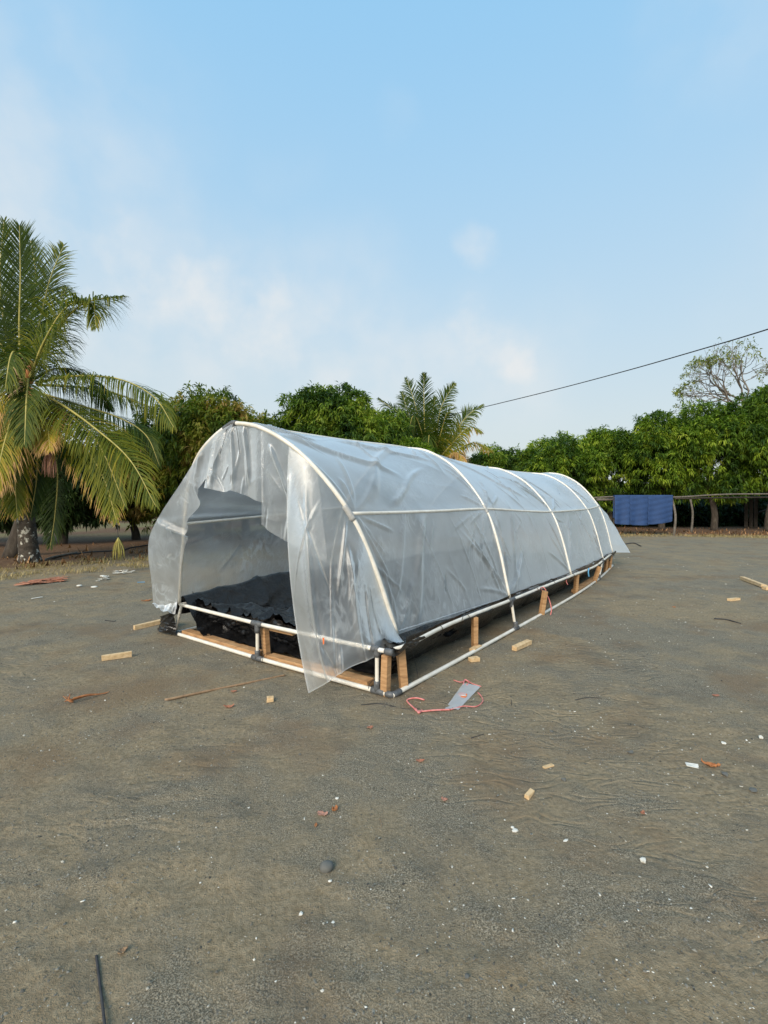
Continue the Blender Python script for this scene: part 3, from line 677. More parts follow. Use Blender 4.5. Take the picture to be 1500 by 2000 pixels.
def patch(name, top, bot, nu, nv, seed, pleat=0.0, npl=6, mid=None, amp=1.0, segs=(), label=None):
    T = cr(top, nu) if len(top) > 2 else poly(top, nu); B = cr(bot, nu) if len(bot) > 3 else poly(bot, nu)
    t = np.linspace(0, 1, nv)[None, :, None]; A = T[:, None] * (1 - t) + B[:, None] * t
    if mid is not None:
        Mm = cr(mid, nu); A = A + (Mm - (T + B) / 2)[:, None] * (4 * t * (1 - t))
    sU = np.r_[0, np.cumsum(np.linalg.norm(np.diff((T + B) / 2, axis=0), axis=1))]; h = np.linalg.norm(T - B, axis=1).mean()
    Um = sU[:, None] + 0 * t[..., 0]; Vm = t[..., 0] * h + 0 * sU[:, None]
    n = gnormals(A); 
    if n[nu // 2, nv // 2, 1] > 0: n = -n
    s = (sU / sU[-1])[:, None]
    pl = pleat * np.sin(2 * np.pi * npl * (s + .12 * perlin(Um * 1.5, Vm * 1.0, seed))) * (.35 + .65 * t[..., 0]) * (1 - .75 * np.abs(2 * s - 1) ** 4)
    d = pl + crumple(Um, Vm, seed, amp)
    rr = random.Random(int(seed)); SU = sU[-1]
    for k in range(int(9 * SU * h) + 6):
        a_ = rr.uniform(0, SU); b_ = rr.uniform(0, h); tt = rr.gauss(0, .45); Ln = rr.uniform(.15, .6) * h
        segs = tuple(segs) + (((a_, b_), (a_ + Ln * math.sin(tt), b_ + Ln * math.cos(tt)), rr.uniform(.007, .014), rr.uniform(.005, .011) * rr.choice((1, -1))),)
    for sg in segs: d = d + crease(Um, Vm, *sg)
    A = A + n * d[..., None]
    mk(name, A.reshape(-1, 3), gridfaces(nu, nv), M['sheet'], gh, label=label)
    return A
def hp0(px):                      # point on the front hoop seen at column px (upper right quarter)
    p = hoop_pt(0, np.linspace(0, .5, 300)); x = 750 + F_PX * p[:, 0] / p[:, 1]
    return Vector(p[np.argmin(abs(x - px))])
arcR = [hp0(q) for q in (566, 600, 640, 672, 700, 725, 745, 762, 774)]
botR = [P(603, 1353, 3.62), P(636, 1334, 3.60), P(668, 1313, 3.60), P(720, 1287, 3.72), P(762, 1268, 3.86), P(797, 1256, 4.02)]
R_ = patch('front_curtain', arcR, botR, 190, 230, 31.0, .022, 2.2, amp=.9,
           mid=[P(566, 1110, 3.88)] + [(a + b) / 2 + Vector((-.05, -.04, 0)) for a, b in zip(arcR[1:-1], cr(botR, 9)[1:-1].tolist() and [Vector(q) for q in cr(botR, 9)[1:-1]])] + [P(786, 1250, 4.03)],
           segs=(((.15, .1), (.35, 1.9), .016, .022), ((.5, .2), (.62, 1.2), .02, .025), ((.7, .3), (.72, 1.1), .016, .02), ((.4, .9), (.1, 1.6), .014, .02), ((.62, 1.2), (.95, 1.5), .014, .02)), label='loose plastic curtain hanging over the right of the doorway')
arcM = [hp0(q) for q in (510, 530, 555, 585, 620)]
botM = [P(510, 1024, 4.12), P(530, 1040, 4.10), P(566, 1062, 4.06), P(600, 1080, 4.03), P(640, 1100, 4.0)]
patch('front_valance', arcM, botM, 90, 120, 44.0, .012, 2.0, amp=.8, segs=(((.1, .1), (.3, .5), .02, .03), ((.35, .2), (.25, .9), .02, .03)))
arcV = [Vector(hoop_pt(0, np.array([q]))[0]) for q in (.57, .54, .52, .50, .48, .465)] + [hp0(515)]
botV = [P(399, 953, 4.34), P(415, 956, 4.32), P(438, 961, 4.28), P(452, 958, 4.26), P(478, 967, 4.22), P(497, 976, 4.18), P(514, 982, 4.14)]
patch('front_valance', arcV, botV, 120, 110, 57.0, .009, 2.5, amp=.7, segs=(((.08, .0), (.05, .6), .02, .03), ((.25, .0), (.30, .6), .02, .03), ((.4, 0), (.45, .5), .02, .03)))
outL = [P(*q) for q in ((457, 826, 4.22), (425, 846, 4.28), (392, 884, 4.40), (352, 945, 4.60), (316, 1000, 4.80), (294, 1045, 4.95), (291, 1085, 5.02), (296, 1130, 5.08), (299, 1178, 5.10))]
inL = [P(*q) for q in ((452, 836, 4.20), (428, 880, 4.24), (405, 930, 4.30), (389, 955, 4.38), (391, 985, 4.45), (378, 1003, 4.55), (367, 1018, 4.66), (369, 1046, 4.78), (360, 1075, 4.90), (352, 1125, 5.02), (345, 1190, 5.12))]
patch('side_flap', outL, inL, 200, 70, 63.0, 0, 4, amp=1.1, segs=(((1.4, 0), (1.3, .4), .03, .06), ((.4, 0), (.8, .35), .03, .03)), label='loose plastic flap tied back at the left of the doorway')
# gathered hem at the left foot
patch('side_flap', [P(299, 1178, 5.10), P(318, 1182, 5.08), P(346, 1176, 5.10)], [P(297, 1180, 5.06), P(314, 1192, 5.0), P(342, 1200, 5.02)], 40, 20, 70.0, .015, 3, amp=.8)
# far end: a sheet hanging from the last hoop with a tail spread behind
h5 = hoop_pt(4, np.linspace(0, 1, 40)); back = []
for k in range(0, 40, 3):
    q = h5[k]; a = k / 39.0; off = .85 * max(0, 1 - a * 2.6) ** 1.3 + .10
    back.append(Vector((q[0] + .70 * off, q[1] + .55 * off, max(q[2] * (1 - .25 * off) - .02, .30))))
patch('end_sheet', [Vector(h5[k]) for k in range(0, 40, 3)], back, 160, 40, 81.0, .01, 8, amp=.8)
fl5 = frames[4][0] - frames[4][1]; fr5 = frames[4][0] + frames[4][1]
patch('end_sheet', [Vector(h5[k]) for k in range(0, 40, 3)], [Vector((fr5 + (fl5 - fr5) * (k / 39.0) + Vector((.08, .06, 0)))[0:2] + (.20,)) if False else Vector(((fr5 + (fl5 - fr5) * (k / 39.0)).x + .08, (fr5 + (fl5 - fr5) * (k / 39.0)).y + .06, .22)) for k in range(0, 40, 3)], 120, 80, 88.0, .02, 6, amp=1)
# hem of the curtain, a doubled edge
mk('curtain_hem', *tube(R_[:, -1], .0035, 6), M['sheet'], gh); mk('curtain_hem', *tube(R_[0, :], .003, 6), M['sheet'], gh)

# ---- black liner of the bed
def liner():
    nu, nv = 330, 150
    s = np.linspace(0, 1, nu)
    R = cr([Vector(upr[k]) for k in range(2, 80, 7)] , nu); Lf = cr([frontL_top] + [Vector((q.x, q.y, RZ)) for q in lft[1:]], nu)
    cx = (Lf - R); cx[:, 2] = 0; cl = cx / np.linalg.norm(cx, axis=1)[:, None]
    W0 = np.linalg.norm(cx, axis=1)
    prof_ = np.array([(.016, .034), (.026, .02), (.034, -.01), (.055, -.06), (.11, -.16), (.20, -.27), (.27, -.335), (.5, -.33), (1.5, -.325), (2.4, -.33), (2.62, -.30), (2.74, -.12), (2.85, .04), (2.90, .05), (2.97, -.05), (3.0, -.16)])
    pp_ = cr(np.c_[prof_, np.zeros(len(prof_))], nv)
    A = np.zeros((nu, nv, 3))
    A[:] = R[:, None] + cl[:, None] * (pp_[None, :, 0:1] * (W0 / 2.92)[:, None, None]); A[..., 2] = RZ + pp_[None, :, 1]
    Um = s[:, None] * 8.5 + 0 * pp_[None, :, 0]; Vm = np.linspace(0, 4, nv)[None] + 0 * s[:, None]
    n = gnormals(A); n *= np.sign(n[..., 2:3] + 1e-6) if False else 1
    k = .035 * (ridged(Um * .7 + Vm * .6, Vm * .5, 3) - .4) + .035 * np.clip(ridged(Um * .9 - 1.1 * Vm, Vm * 1.0 + .4 * Um, 8), 0, 1) ** 4 + .03 * np.clip(ridged(Um * .8 + 1.3 * Vm, Vm * .7, 18), 0, 1) ** 6 + .010 * np.clip(ridged(Um * 2.2 + 3 * Vm, Vm * 1.2, 1), 0, 1) ** 5 + .012 * np.clip(ridged(Um * 2.0 - 3 * Vm, Vm * 1.5, 6), 0, 1) ** 6
    near = np.clip(np.abs(np.linspace(0, 1, nv) - .03) / .10, .15, 1)[None]
    A = A + n * (k * near)[..., None]
    rise = np.exp(-((pp_[:, 0] - 2.80) / .22) ** 2)[None] * (.09 * np.exp(-((s * 8.5 - 1.5) / 1.2) ** 2) + .02)[:, None]
    A[..., 2] += rise
    A[..., 2] = np.maximum(A[..., 2], .012)
    mk('black_liner', A.reshape(-1, 3), gridfaces(nu, nv), M['film'], gh, label='crumpled black plastic film lining the bed')
liner()
def liner_patch(top, bot, nu, nv, seed, amp=.03, mid=None):
    T = cr(top, nu); B = cr(bot, nu); t = np.linspace(0, 1, nv)[None, :, None]; A = T[:, None] * (1 - t) + B[:, None] * t
    if mid is not None: A = A + np.array(mid)[None, None] * (4 * t * (1 - t))
    sU = np.linspace(0, np.linalg.norm(np.diff(T, axis=0), axis=1).sum(), nu); Um = sU[:, None] + 0 * t[..., 0]; Vm = t[..., 0] * .5 + 0 * sU[:, None]
    n = gnormals(A); k = amp * (ridged(Um * 3 + Vm, Vm * 2, seed) ** 2 - .3) + .7 * amp * np.clip(ridged(Um * 4.5 - 4 * Vm, Vm * 4, seed + 3), 0, 1) ** 4 + .5 * amp * np.clip(ridged(Um * 5 + 5 * Vm, Vm * 5, seed + 6), 0, 1) ** 4
    A = A + n * k[..., None]; A[..., 2] = np.maximum(A[..., 2], .012)
    mk('black_liner', A.reshape(-1, 3), gridfaces(nu, nv), M['film'], gh)
fb = [frontL_top + inn * .10 + Vector((0, 0, .02)), frontL_top + (midT - frontL_top) * .5 + inn * .14 + Vector((0, 0, -.05)), midT + inn * .16 + Vector((0, 0, -.02)), midT + (cornerT - midT) * .5 + inn * .16 + Vector((0, 0, -.06)), cornerT + inn * .14 - fa * .06 + Vector((0, 0, -.04))]
liner_patch(fb, [Vector((q.x, q.y, .02)) + inn * .22 for q in fb], 160, 50, 5.0, .04)
liner_patch([q + inn * .02 for q in fb], [Vector((q.x, q.y, .12)) + inn * 1.2 for q in fb], 160, 80, 15.0, .06)
liner_patch([P(340, 1192, 5.24), P(325, 1200, 5.25), P(318, 1205, 5.4), P(345, 1198, 5.6)], [P(345, 1240, 5.26), P(322, 1236, 5.30), P(311, 1229, 5.46), P(330, 1215, 5.8)], 60, 40, 25.0, .02)
liner_patch([cornerT + Vector((.01, .02, .035)), G(780, 1268, RZ + .03), G(800, 1256, RZ + .04), G(830, 1243, RZ + .03)], [cornerT + Vector((.045, .0, -.05)), G(788, 1275, RZ - .06), G(808, 1264, RZ - .03), G(832, 1246, RZ - .01)], 60, 24, 35.0, .012)
liner_patch([G(1178, 1091, RZ + .02), G(1190, 1083, RZ + .03), G(1204, 1076, RZ + .05)], [G(1184, 1097, RZ - .1), G(1194, 1096, RZ - .22), G(1203, 1080, RZ - .03)], 40, 24, 45.0, .02)
for px0, px1, k in ((900, 960, 1), (1005, 1050, 2), (1070, 1110, 3)):       # film rolled over the rail
    seg = [upr[j] for j in range(80) if px0 <= 750 + F_PX * upr[j][0] / upr[j][1] <= px1]
    if len(seg) > 2:
        T = cr([Vector(q) + Vector((-.01, .01, .03)) for q in seg], 20); B = [Vector(q) + Vector((.02, -.012, -.012)) for q in seg]
        liner_patch([Vector(q) for q in T[::5]] + [Vector(T[-1])], B[::max(1, len(B) // 5)] + [B[-1]], 50, 16, 50.0 + k, .006)
# ties
def tie(pts, r, m, nm='tie'): mk(nm, *tube(cr(pts, 26), r, 6), M[m], gh)
tie([G(798, 1256, RZ + .02), G(803, 1262, RZ - .02), P(812, 1300, 4.02), P(819, 1337, 3.88)], .0022, 'twine_black')
tie([G(902, 1212, RZ), G(905, 1203, RZ + .05), P(912, 1193, 5.05), P(914, 1212, 5.05), P(905, 1214, 5.05)], .003, 'twine_black')
tie([G(1062, 1147, RZ + .05), P(1056, 1150, 6.3), P(1070, 1165, 6.3), P(1077, 1192, 6.25), P(1070, 1212, 6.2)], .007, 'twine_red', 'twine')
tie([P(1060, 1146, 6.3), P(1066, 1153, 6.28), P(1060, 1160, 6.3)], .006, 'twine_red', 'twine')
tie([P(1109, 1126, 7.2), P(1106, 1135, 7.15), P(1109, 1142, 7.15)], .006, 'twine_red', 'twine')
tie([P(1150, 1110, 8.2), P(1149, 1117, 8.15), P(1150, 1126, 8.15)], .012, 'twine_blue', 'twine')
tie([P(462, 834, 4.2), P(465, 855, 4.18), P(468, 886, 4.17)], .002, 'twine_black'); tie([P(443, 838, 4.22), P(438, 860, 4.2), P(430, 886, 4.2)], .002, 'twine_black')
for q in (MID0, lift(MID0, 0) + fa * .09, A0 - fa * .17):
    c = lift(q, pz + .01); ring = [c + inn * (.06 * math.cos(a) + .04) + zz * (.045 * math.sin(a)) for a in np.linspace(0, 6.28, 14)]; tie(ring, .0022, 'twine_black')
for j in (7, 12, 22, 30, 36, 44, 52, 60):
    c = Vector(upr[j]); dd = Vector(upr[j + 1] - upr[j - 1]).normalized(); s_ = dd.cross(zz)
    tie([c + s_ * .023 * math.cos(a) + zz * .023 * math.sin(a) for a in np.linspace(0, 6.28, 12)], .003, 'twine_black')
c = P(633, 1248, 3.64); mk('orange_sticker', [c + Vector((-.006, -.05, .022)), c + Vector((.008, -.05, .026)), c + Vector((.007, -.05, -.022)), c + Vector((-.002, -.05, -.03)),
   c + Vector((-.006, -.048, .022)), c + Vector((.008, -.048, .026)), c + Vector((.007, -.048, -.022)), c + Vector((-.002, -.048, -.03))], [[0, 1, 2, 3], [7, 6, 5, 4], [0, 4, 5, 1], [1, 5, 6, 2], [2, 6, 7, 3], [3, 7, 4, 0]], M['orange_label'], gh, smooth=False)

# ------------------------------------------------------------------ palms
def frond(root, ctrl, lf=.75, n=80, tint=.35, spread=.9, droop=.6, r0=.03, dead=0.0, nh=None, gap=0.10, wd=.032, seed=0):
    rr = np.random.default_rng(seed + 100)
    R = cr(ctrl, 60); Lr = np.linalg.norm(np.diff(R, axis=0), axis=1).sum()
    mk('frond_midrib', *tube(R, np.linspace(r0, r0 * .18, 60), 6), M['rachis_dead'] if dead > .5 else M['rachis'], root)
    T = np.gradient(R, axis=0); T /= np.linalg.norm(T, axis=1)[:, None]
    V = []; tints = []; K = 4
    for sd in (-1, 1):
        for j in range(n):
            s = gap + (1 - gap) * (j + rr.uniform(-.3, .3)) / n; s = min(max(s, gap), .995); k = s * 59; i = int(k)
            p = R[i] + (R[min(i + 1, 59)] - R[i]) * (k - i); t = T[i]
            if nh is None:
                up = np.array([0, 0, 1.0]) * (1 - abs(t[2])) + np.array([0.1, -1.0, 0]) * abs(t[2]) ** 2 + 1e-4
            else: up = np.array(nh, float)
            sv = np.cross(t, up); sv /= np.linalg.norm(sv) + 1e-9; upn = np.cross(sv, t)
            if upn[2] < 0 and abs(t[2]) < .8: upn = -upn
            if rr.random() < .06: continue
            ln = lf * (math.sin(math.pi * min(1, (.18 + .82 * (s - gap) / (1 - gap)) ** .8)) ** .6 * .85 + .15) * rr.uniform(.82, 1.1)
            if s > .90: ln *= .7
            ln *= 1 + .12 * math.sin(j * .9 + seed * 2.1) * math.sin(j * .37)
            a = spread * (1 - .68 * s) + rr.normal(0, .06)
            d = sd * sv * math.sin(a + .25) + t * math.cos(a + .25) + upn * (.22 + rr.normal(0, .08)); d /= np.linalg.norm(d)
            dr = droop * rr.uniform(.55, 1.45); cur = p.copy(); dd = d.copy(); ww = wd * rr.uniform(.8, 1.15)
            for q in range(K + 1):
                wq = ww * (.5, 1.0, .95, .6, .08)[q]
                sn = np.cross(dd, upn); sn /= np.linalg.norm(sn) + 1e-9
                V.append(cur - sn * wq / 2); V.append(cur + sn * wq / 2)
                dd = dd + np.array([0, 0, -1.0]) * dr * (.25 + .25 * q) ; dd /= np.linalg.norm(dd)
                cur = cur + dd * ln / K
            tt = np.clip(tint + rr.normal(0, .07) + (.15 if rr.random() < .05 else 0) + dead * (.3 + .5 * s), 0, 1)
            tints += [min(1, tt + .05 * q + (.25 if q == 3 and tint > .5 else 0)) for q in range(K)]
    V = np.array(V); m_ = len(V) // (2 * K + 2)
    f = np.array([[2 * q, 2 * q + 1, 2 * q + 3, 2 * q + 2] for q in range(K)]); Fc = (f[None] + (2 * K + 2) * np.arange(m_)[:, None, None]).reshape(-1, 4)
    mk('frond', V, Fc, M['palm'], root, smooth=False, tint=tints)

pl = empty('coconut_palm', G(55, 1098), 'tall coconut palm with lichen spotted trunk leaning over the left edge of the yard', 'palm tree')
base = G(57, 1098); ctr = P(48, 735, 11.4)
tp = cr([base + Vector((.02, 0, -.05)), base + Vector((-.05, 0, .9)), base + Vector((-.15, 0, 2.4)), ctr + Vector((-.05, 0, -.2))], 40)
rad = np.interp(np.linspace(0, 1, 40), [0, .06, .25, 1], [.27, .215, .19, .16])
mk('trunk', *tube(tp, rad, 20), M['palm_trunk'], pl)
YB = 11.4
FR_ = [  # pixel path, distance at base and tip, leaflet length, tint, droop
    ([(42, 728), (38, 640), (40, 540), (38, 440)], 11.3, 11.0, 1.05, .22, .10, {'spread': .75}),
    ([(30, 725), (10, 640), (0, 540), (8, 430)], 11.3, 11.5, 1.0, .35, .12, {'spread': .7}),
    ([(52, 728), (75, 640), (98, 545), (125, 478)], 11.5, 12.2, .9, .40, .25, {}),
    ([(50, 735), (62, 620), (70, 540), (60, 470)], 11.7, 12.6, .9, .12, .15, {}),
    ([(58, 735), (100, 660), (160, 595), (245, 578)], 11.1, 10.0, 1.05, .42, .75, {}),
    ([(60, 738), (85, 670), (130, 600), (178, 592), (188, 640)], 10.9, 9.9, .9, .50, .7, {}),
    ([(62, 740), (90, 690), (105, 640), (130, 560)], 12.0, 13.5, 1.0, .15, .6, {}),
    ([(70, 748), (140, 735), (230, 740), (300, 775), (340, 835)], 11.0, 9.4, 1.0, .48, .95, {}),
    ([(72, 752), (140, 755), (215, 765), (280, 790), (330, 800)], 11.5, 11.8, .95, .30, .9, {}),
    ([(70, 765), (150, 790), (230, 815), (285, 850), (312, 910)], 11.5, 10.8, .95, .30, 1.0, {}),
    ([(62, 762), (120, 790), (190, 840), (255, 900), (305, 990)], 10.8, 9.4, 1.0, .52, .55, {}),
    ([(62, 768), (110, 795), (160, 830), (200, 880), (245, 990)], 10.9, 9.9, .85, .48, .6, {}),
    ([(64, 775), (120, 830), (170, 880), (205, 940), (228, 1020)], 11.2, 10.0, .95, .60, .45, {}),
    ([(60, 780), (95, 840), (112, 920), (108, 1000), (98, 1070)], 12.0, 11.6, .85, .12, .35, {}),
    ([(50, 770), (75, 790), (92, 830), (98, 880)], 10.9, 9.9, .80, .62, .5, {'dead': .35}),
    ([(48, 765), (55, 740), (52, 780), (48, 870)], 10.7, 9.8, .80, .42, .5, {}),
    ([(35, 765), (22, 820), (5, 880), (-12, 960)], 10.8, 9.6, 1.0, .70, .5, {'dead': .1}),
    ([(28, 755), (-20, 790), (-60, 860), (-80, 960)], 10.9, 9.6, 1.0, .72, .5, {'dead': .2}),
    ([(30, 745), (-40, 720), (-110, 750), (-170, 840)], 11.3, 11.0, 1.0, .45, .8, {}),
    ([(30, 735), (-10, 650), (-60, 590), (-140, 560)], 11.3, 11.2, 1.0, .30, .5, {}),
    ([(38, 770), (0, 800), (-30, 850), (-50, 930)], 11.9, 12.6, .9, .25, .5, {}),
    ([(30, 740), (0, 700), (-30, 690), (-70, 730)], 11.9, 13.5, .9, .2, .7, {}),
    ([(60, 745), (110, 720), (170, 735), (215, 800)], 12.2, 13.8, .9, .12, .8, {}),
    ([(45, 775), (38, 830), (25, 900), (15, 990)], 11.9, 12.2, .8, .15, .4, {}),
    ([(45, 775), (38, 850), (30, 930), (34, 1010)], 10.9, 10.4, .85, .55, .35, {}), ([(52, 778), (70, 850), (72, 930), (60, 1010)], 11.2, 10.9, .75, .18, .3, {}), ([(40, 778), (10, 850), (-12, 930), (-18, 1010)], 11.3, 11.2, .9, .3, .4, {}),
    ([(40, 735), (30, 690), (20, 700), (10, 760)], 10.8, 9.9, .8, .42, .6, {}),
]
for k, (pts, ya, yb, lf, ti, dr, kw) in enumerate(FR_):
    m_ = len(pts); ctrl = [P(px, py, ya + (yb - ya) * (i / (m_ - 1))) for i, (px, py) in enumerate(pts)]
    frond(pl, [Vector(tp[-1])] + ctrl[0:] if False else ctrl, lf, 125, ti * .92, kw.get('spread', .9), dr, .034, kw.get('dead', 0), seed=k, wd=.023)
# fibre sheaths round the bud, hanging dry inflorescences
for k, (a, b) in enumerate((((42, 745), (30, 700)), ((55, 745), (62, 705)), ((36, 760), (18, 780)), ((60, 765), (80, 790)), ((48, 750), (45, 700)))):
    mk('leaf_base', *tube(cr([P(*a, 11.3), P((a[0] + b[0]) / 2, (a[1] + b[1]) / 2, 11.15), P(*b, 11.15)], 10), np.linspace(.11, .045, 10), 10), M['leaf_orange'] if k % 2 else M['rachis_dead'], pl)
def strands(root, c, n, ln, spread, m, seed, nm='dry_strands'):
    r_ = random.Random(seed); ps = []
    for k in range(n):
        a = r_.uniform(0, 6.28); s = r_.uniform(0, spread)
        e = c + Vector((math.cos(a) * s, math.sin(a) * s, -ln * r_.uniform(.7, 1.1)))
        ps.append(tube(cr([c, (c + e) / 2 + Vector((math.cos(a) * s * .3, math.sin(a) * s * .3, 0)), e], 6), np.linspace(.008, .004, 6), 4))
    mk(nm, *merge(ps), m, root)
strands(pl, P(97, 872, 10.3), 40, .62, .16, M['leaf_pink'], 3)
strands(pl, P(12, 800, 10.6), 30, .8, .25, M['leaf_pink'], 4)
r_ = random.Random(9); ps = []
for k in range(34):                                            # crown of yellowing flower stalks beside the bud
    a = P(20, 770, 11.2); e = P(r_.uniform(-25, 45), r_.uniform(790, 870), r_.uniform(10.9, 11.4)); ps.append(tube(cr([a, (a + e) / 2 + Vector((0, 0, .15)), e], 6), [.012] * 6, 4))
mk('flower_stalk', *merge(ps), M['rachis'], pl)

# straw broom shape hanging below the frond tip
br = empty('straw_brush', G(234, 1088), 'yellow straw brush hanging on a cord under the palm fronds', 'straw brush')
c = P(231, 1050, 10.0); mk('cord', *tube(cr([P(228, 1015, 10.0), c], 6), .006, 5), M['stick_dark'], br)
strands(br, c, 34, .46, .17, M['rachis'], 8, 'bristles')

# second palm beyond the greenhouse
p2 = empty('coconut_palm', G(845, 1045), 'smaller coconut palm rising behind the middle of the greenhouse', 'palm tree')
Y2 = 21.5; b2_ = Vector((P(842, 900, Y2).x, Y2, 0)); p2.location = b2_
mk('trunk', *tube(cr([b2_, b2_ + Vector((.1, 0, 2)), P(842, 905, Y2)], 24), np.linspace(.3, .2, 24), 14), M['palm_trunk'], p2)
F2 = [([(838, 895), (830, 840), (828, 780), (828, 728)], 0, -.6, .22, .15), ([(832, 895), (822, 840), (808, 780), (793, 738)], .2, .8, .3, .2), ([(830, 895), (812, 850), (795, 800), (785, 765)], .3, 1.6, .25, .3),
      ([(845, 895), (852, 850), (862, 795), (888, 748)], 0, .4, .38, .35), ([(848, 895), (860, 850), (872, 810), (888, 795)], -.3, -1.6, .42, .6), ([(850, 900), (880, 860), (910, 815), (944, 790)], 0, .3, .42, .6),
      ([(852, 902), (880, 870), (915, 835), (942, 845)], -.3, -1.6, .66, .8), ([(850, 905), (880, 885), (925, 865), (962, 880)], -.2, -1.8, .68, .9), ([(848, 908), (870, 895), (895, 885), (905, 915)], -.5, -2.2, .85, .9),
      ([(828, 900), (800, 850), (780, 810), (738, 778)], .3, 1.6, .12, .5), ([(830, 900), (812, 860), (795, 815), (780, 815), (768, 850)], -.2, -1.4, .3, .9), ([(826, 905), (800, 880), (775, 870), (750, 900)], .2, .6, .25, .9),
      ([(835, 898), (828, 860), (815, 820), (805, 815), (798, 850)], -.4, -1.6, .34, .8), ([(840, 900), (840, 850), (845, 810), (850, 775)], .4, 1.8, .2, .3), ([(846, 898), (862, 870), (880, 850), (900, 870)], .4, 2, .2, .7), ([(838, 900), (835, 870), (838, 850), (835, 880)], -.4, -1.8, .35, .8)]
for k, (pts, ya, yb, ti, dr) in enumerate(F2):
    m_ = len(pts); frond(p2, [P(px, py, Y2 + ya + (yb - ya) * i / (m_ - 1)) for i, (px, py) in enumerate(pts)], .80, 84, ti * .85, .9, dr, .035, .3 if ti > .8 else 0, seed=40 + k, wd=.036)

# ------------------------------------------------------------------ broadleaf trees
def leaves(cent, axes, nl, L0, W0, rg, tint_c, droop=.8, tintsd=.08):
    n = len(cent); N_ = n * nl
    c = np.repeat(cent, nl, 0); ax = np.repeat(axes, nl, 0); d = ax * .55 + rg.normal(0, .62, (N_, 3)); d[:, 2] -= droop * .55
    d /= np.linalg.norm(d, axis=1)[:, None]
    s = np.cross(d, rg.normal(0, .5, (N_, 3)) + np.array([0, 0, 1.0])); s /= np.linalg.norm(s, axis=1)[:, None] + 1e-9
    l = L0 * rg.uniform(.65, 1.2, N_)[:, None]; wv = W0 * rg.uniform(.7, 1.2, N_)[:, None]
    b = c + rg.normal(0, .04, (N_, 3)); m_ = b + d * l * .5; m_[:, 2] += l[:, 0] * .05; tip = b + d * l; tip[:, 2] -= l[:, 0] * .22
    V = np.stack([b, m_ + s * wv / 2, tip, m_ - s * wv / 2], 1).reshape(-1, 3)
    t = np.clip(np.repeat(tint_c, nl) + rg.normal(0, tintsd, N_), 0, 1)
    return V, t
def tree(px, Y, top, hw, m, label, seed, bottom=1.0, nros=2600, nl=9, L0=.24, W0=.062, cat='tree', group=None, depth=.75, flush=0.0, name='mango_tree', trunk_r=.13, x=None, topz=None, rw=None):
    rg = np.random.default_rng(seed)
    X = P(px, 980, Y).x if x is None else x; zt = P(px, top, Y).z if topz is None else topz; r = hw / F_PX * Y if rw is None else rw
    root = empty(name, (X, Y, 0), label, cat, group)
    rz = (zt - bottom) / 2; cz = bottom + rz; main = np.array([X, Y, cz]); rad_ = np.array([r, r * depth, rz])
    lobes = [(main, rad_ * .78)]
    nlb = 26
    for k in range(nlb):
        u = rg.normal(0, 1, 3); u /= np.linalg.norm(u); u[2] = abs(u[2]) if rg.random() < .62 else u[2]
        q = rg.uniform(.26, .44) * np.array([r, r * depth, max(rz, r * .5) * .85]); q = np.minimum(q, [9, 9, 1.3])
        cc = main + u * (rad_ - q * .8); lobes.append((cc, q))
    vol = np.array([(q[0] * q[1] + q[1] * q[2] + q[0] * q[2]) for _, q in lobes]); vol /= vol.sum()
    ks = rg.choice(len(lobes), nros, p=vol); u = rg.normal(0, 1, (nros, 3)); u /= np.linalg.norm(u, axis=1)[:, None]
    C_ = np.array([l[0] for l in lobes])[ks]; Q = np.array([l[1] for l in lobes])[ks]
    sc = 1 - np.abs(rg.normal(0, .13, nros)); sc = np.where(rg.random(nros) < .10, rg.uniform(1.0, 1.25, nros), sc)
    pts = C_ + u * Q * sc[:, None]
    pts += .18 * np.stack([perlin(pts[:, 0] * 1.3, pts[:, 1] * 1.3, pts[:, 2] * 1.3 + k * 9) for k in range(3)], -1)
    keep = pts[:, 2] > bottom - .2 + .3 * rg.random(nros); pts, u = pts[keep], u[keep]
    # patchy tint paints clump highlights and dark gaps; flush adds young growth colour
    tc_ = .42 + .75 * perlin(pts[:, 0] * .9, pts[:, 1] * .9, pts[:, 2] * .9 + seed) + rg.normal(0, .17, len(pts))
    if flush: tc_ = tc_ + flush * (fbm(pts[:, 0] * .5, pts[:, 1] * .5, pts[:, 2] * .7 + 5 + seed, 2) > -.05) * (pts[:, 2] > cz - .2)
    V, t = leaves(pts, u, nl, L0, W0, rg, tc_)
    mk('crown', V, np.arange(len(V)).reshape(-1, 4), m, root, smooth=False, tint=t)
    # trunk and limbs
    rr = random.Random(seed); fork = Vector((X + rr.uniform(-.2, .2), Y, bottom + .15 + rr.uniform(0, .3)))
    mk('trunk', *tube(cr([Vector((X, Y, -.05)), Vector((X + rr.uniform(-.1, .1), Y, fork.z * .5)), fork], 12), np.linspace(trunk_r * 1.35, trunk_r, 12), 10), M['bark'], root)
    for k in range(7):
        l = lobes[rr.randint(1, nlb)]; e = Vector(l[0]); mdl = fork.lerp(e, .5) + Vector((rr.uniform(-.2, .2), rr.uniform(-.2, .2), .25))
        mk('branch', *tube(cr([fork, mdl, e], 12), np.linspace(trunk_r * .55, .02, 12), 7), M['bark'], root)
    # twigs end in the outer rosettes
    idx = rg.choice(len(pts), min(70, len(pts)), replace=False); ps = []
    for i in idx:
        a = Vector(pts[i]); b_ = Vector(main) * .45 + a * .55; ps.append(tube(cr([b_, (a + b_) / 2 + Vector((0, 0, .1)), a], 5), np.linspace(.018, .006, 5), 4, False))
    mk('twigs', *merge(ps), M['bark'], root); return root
g1 = 'mango trees beyond the yard'
tree(405, 17.5, 765, 150, M['leaf_mango'], 'rounded mango tree flushed with orange young leaves, behind the front of the greenhouse', 1, .8, 4600, 10, .23, .055, flush=.16)
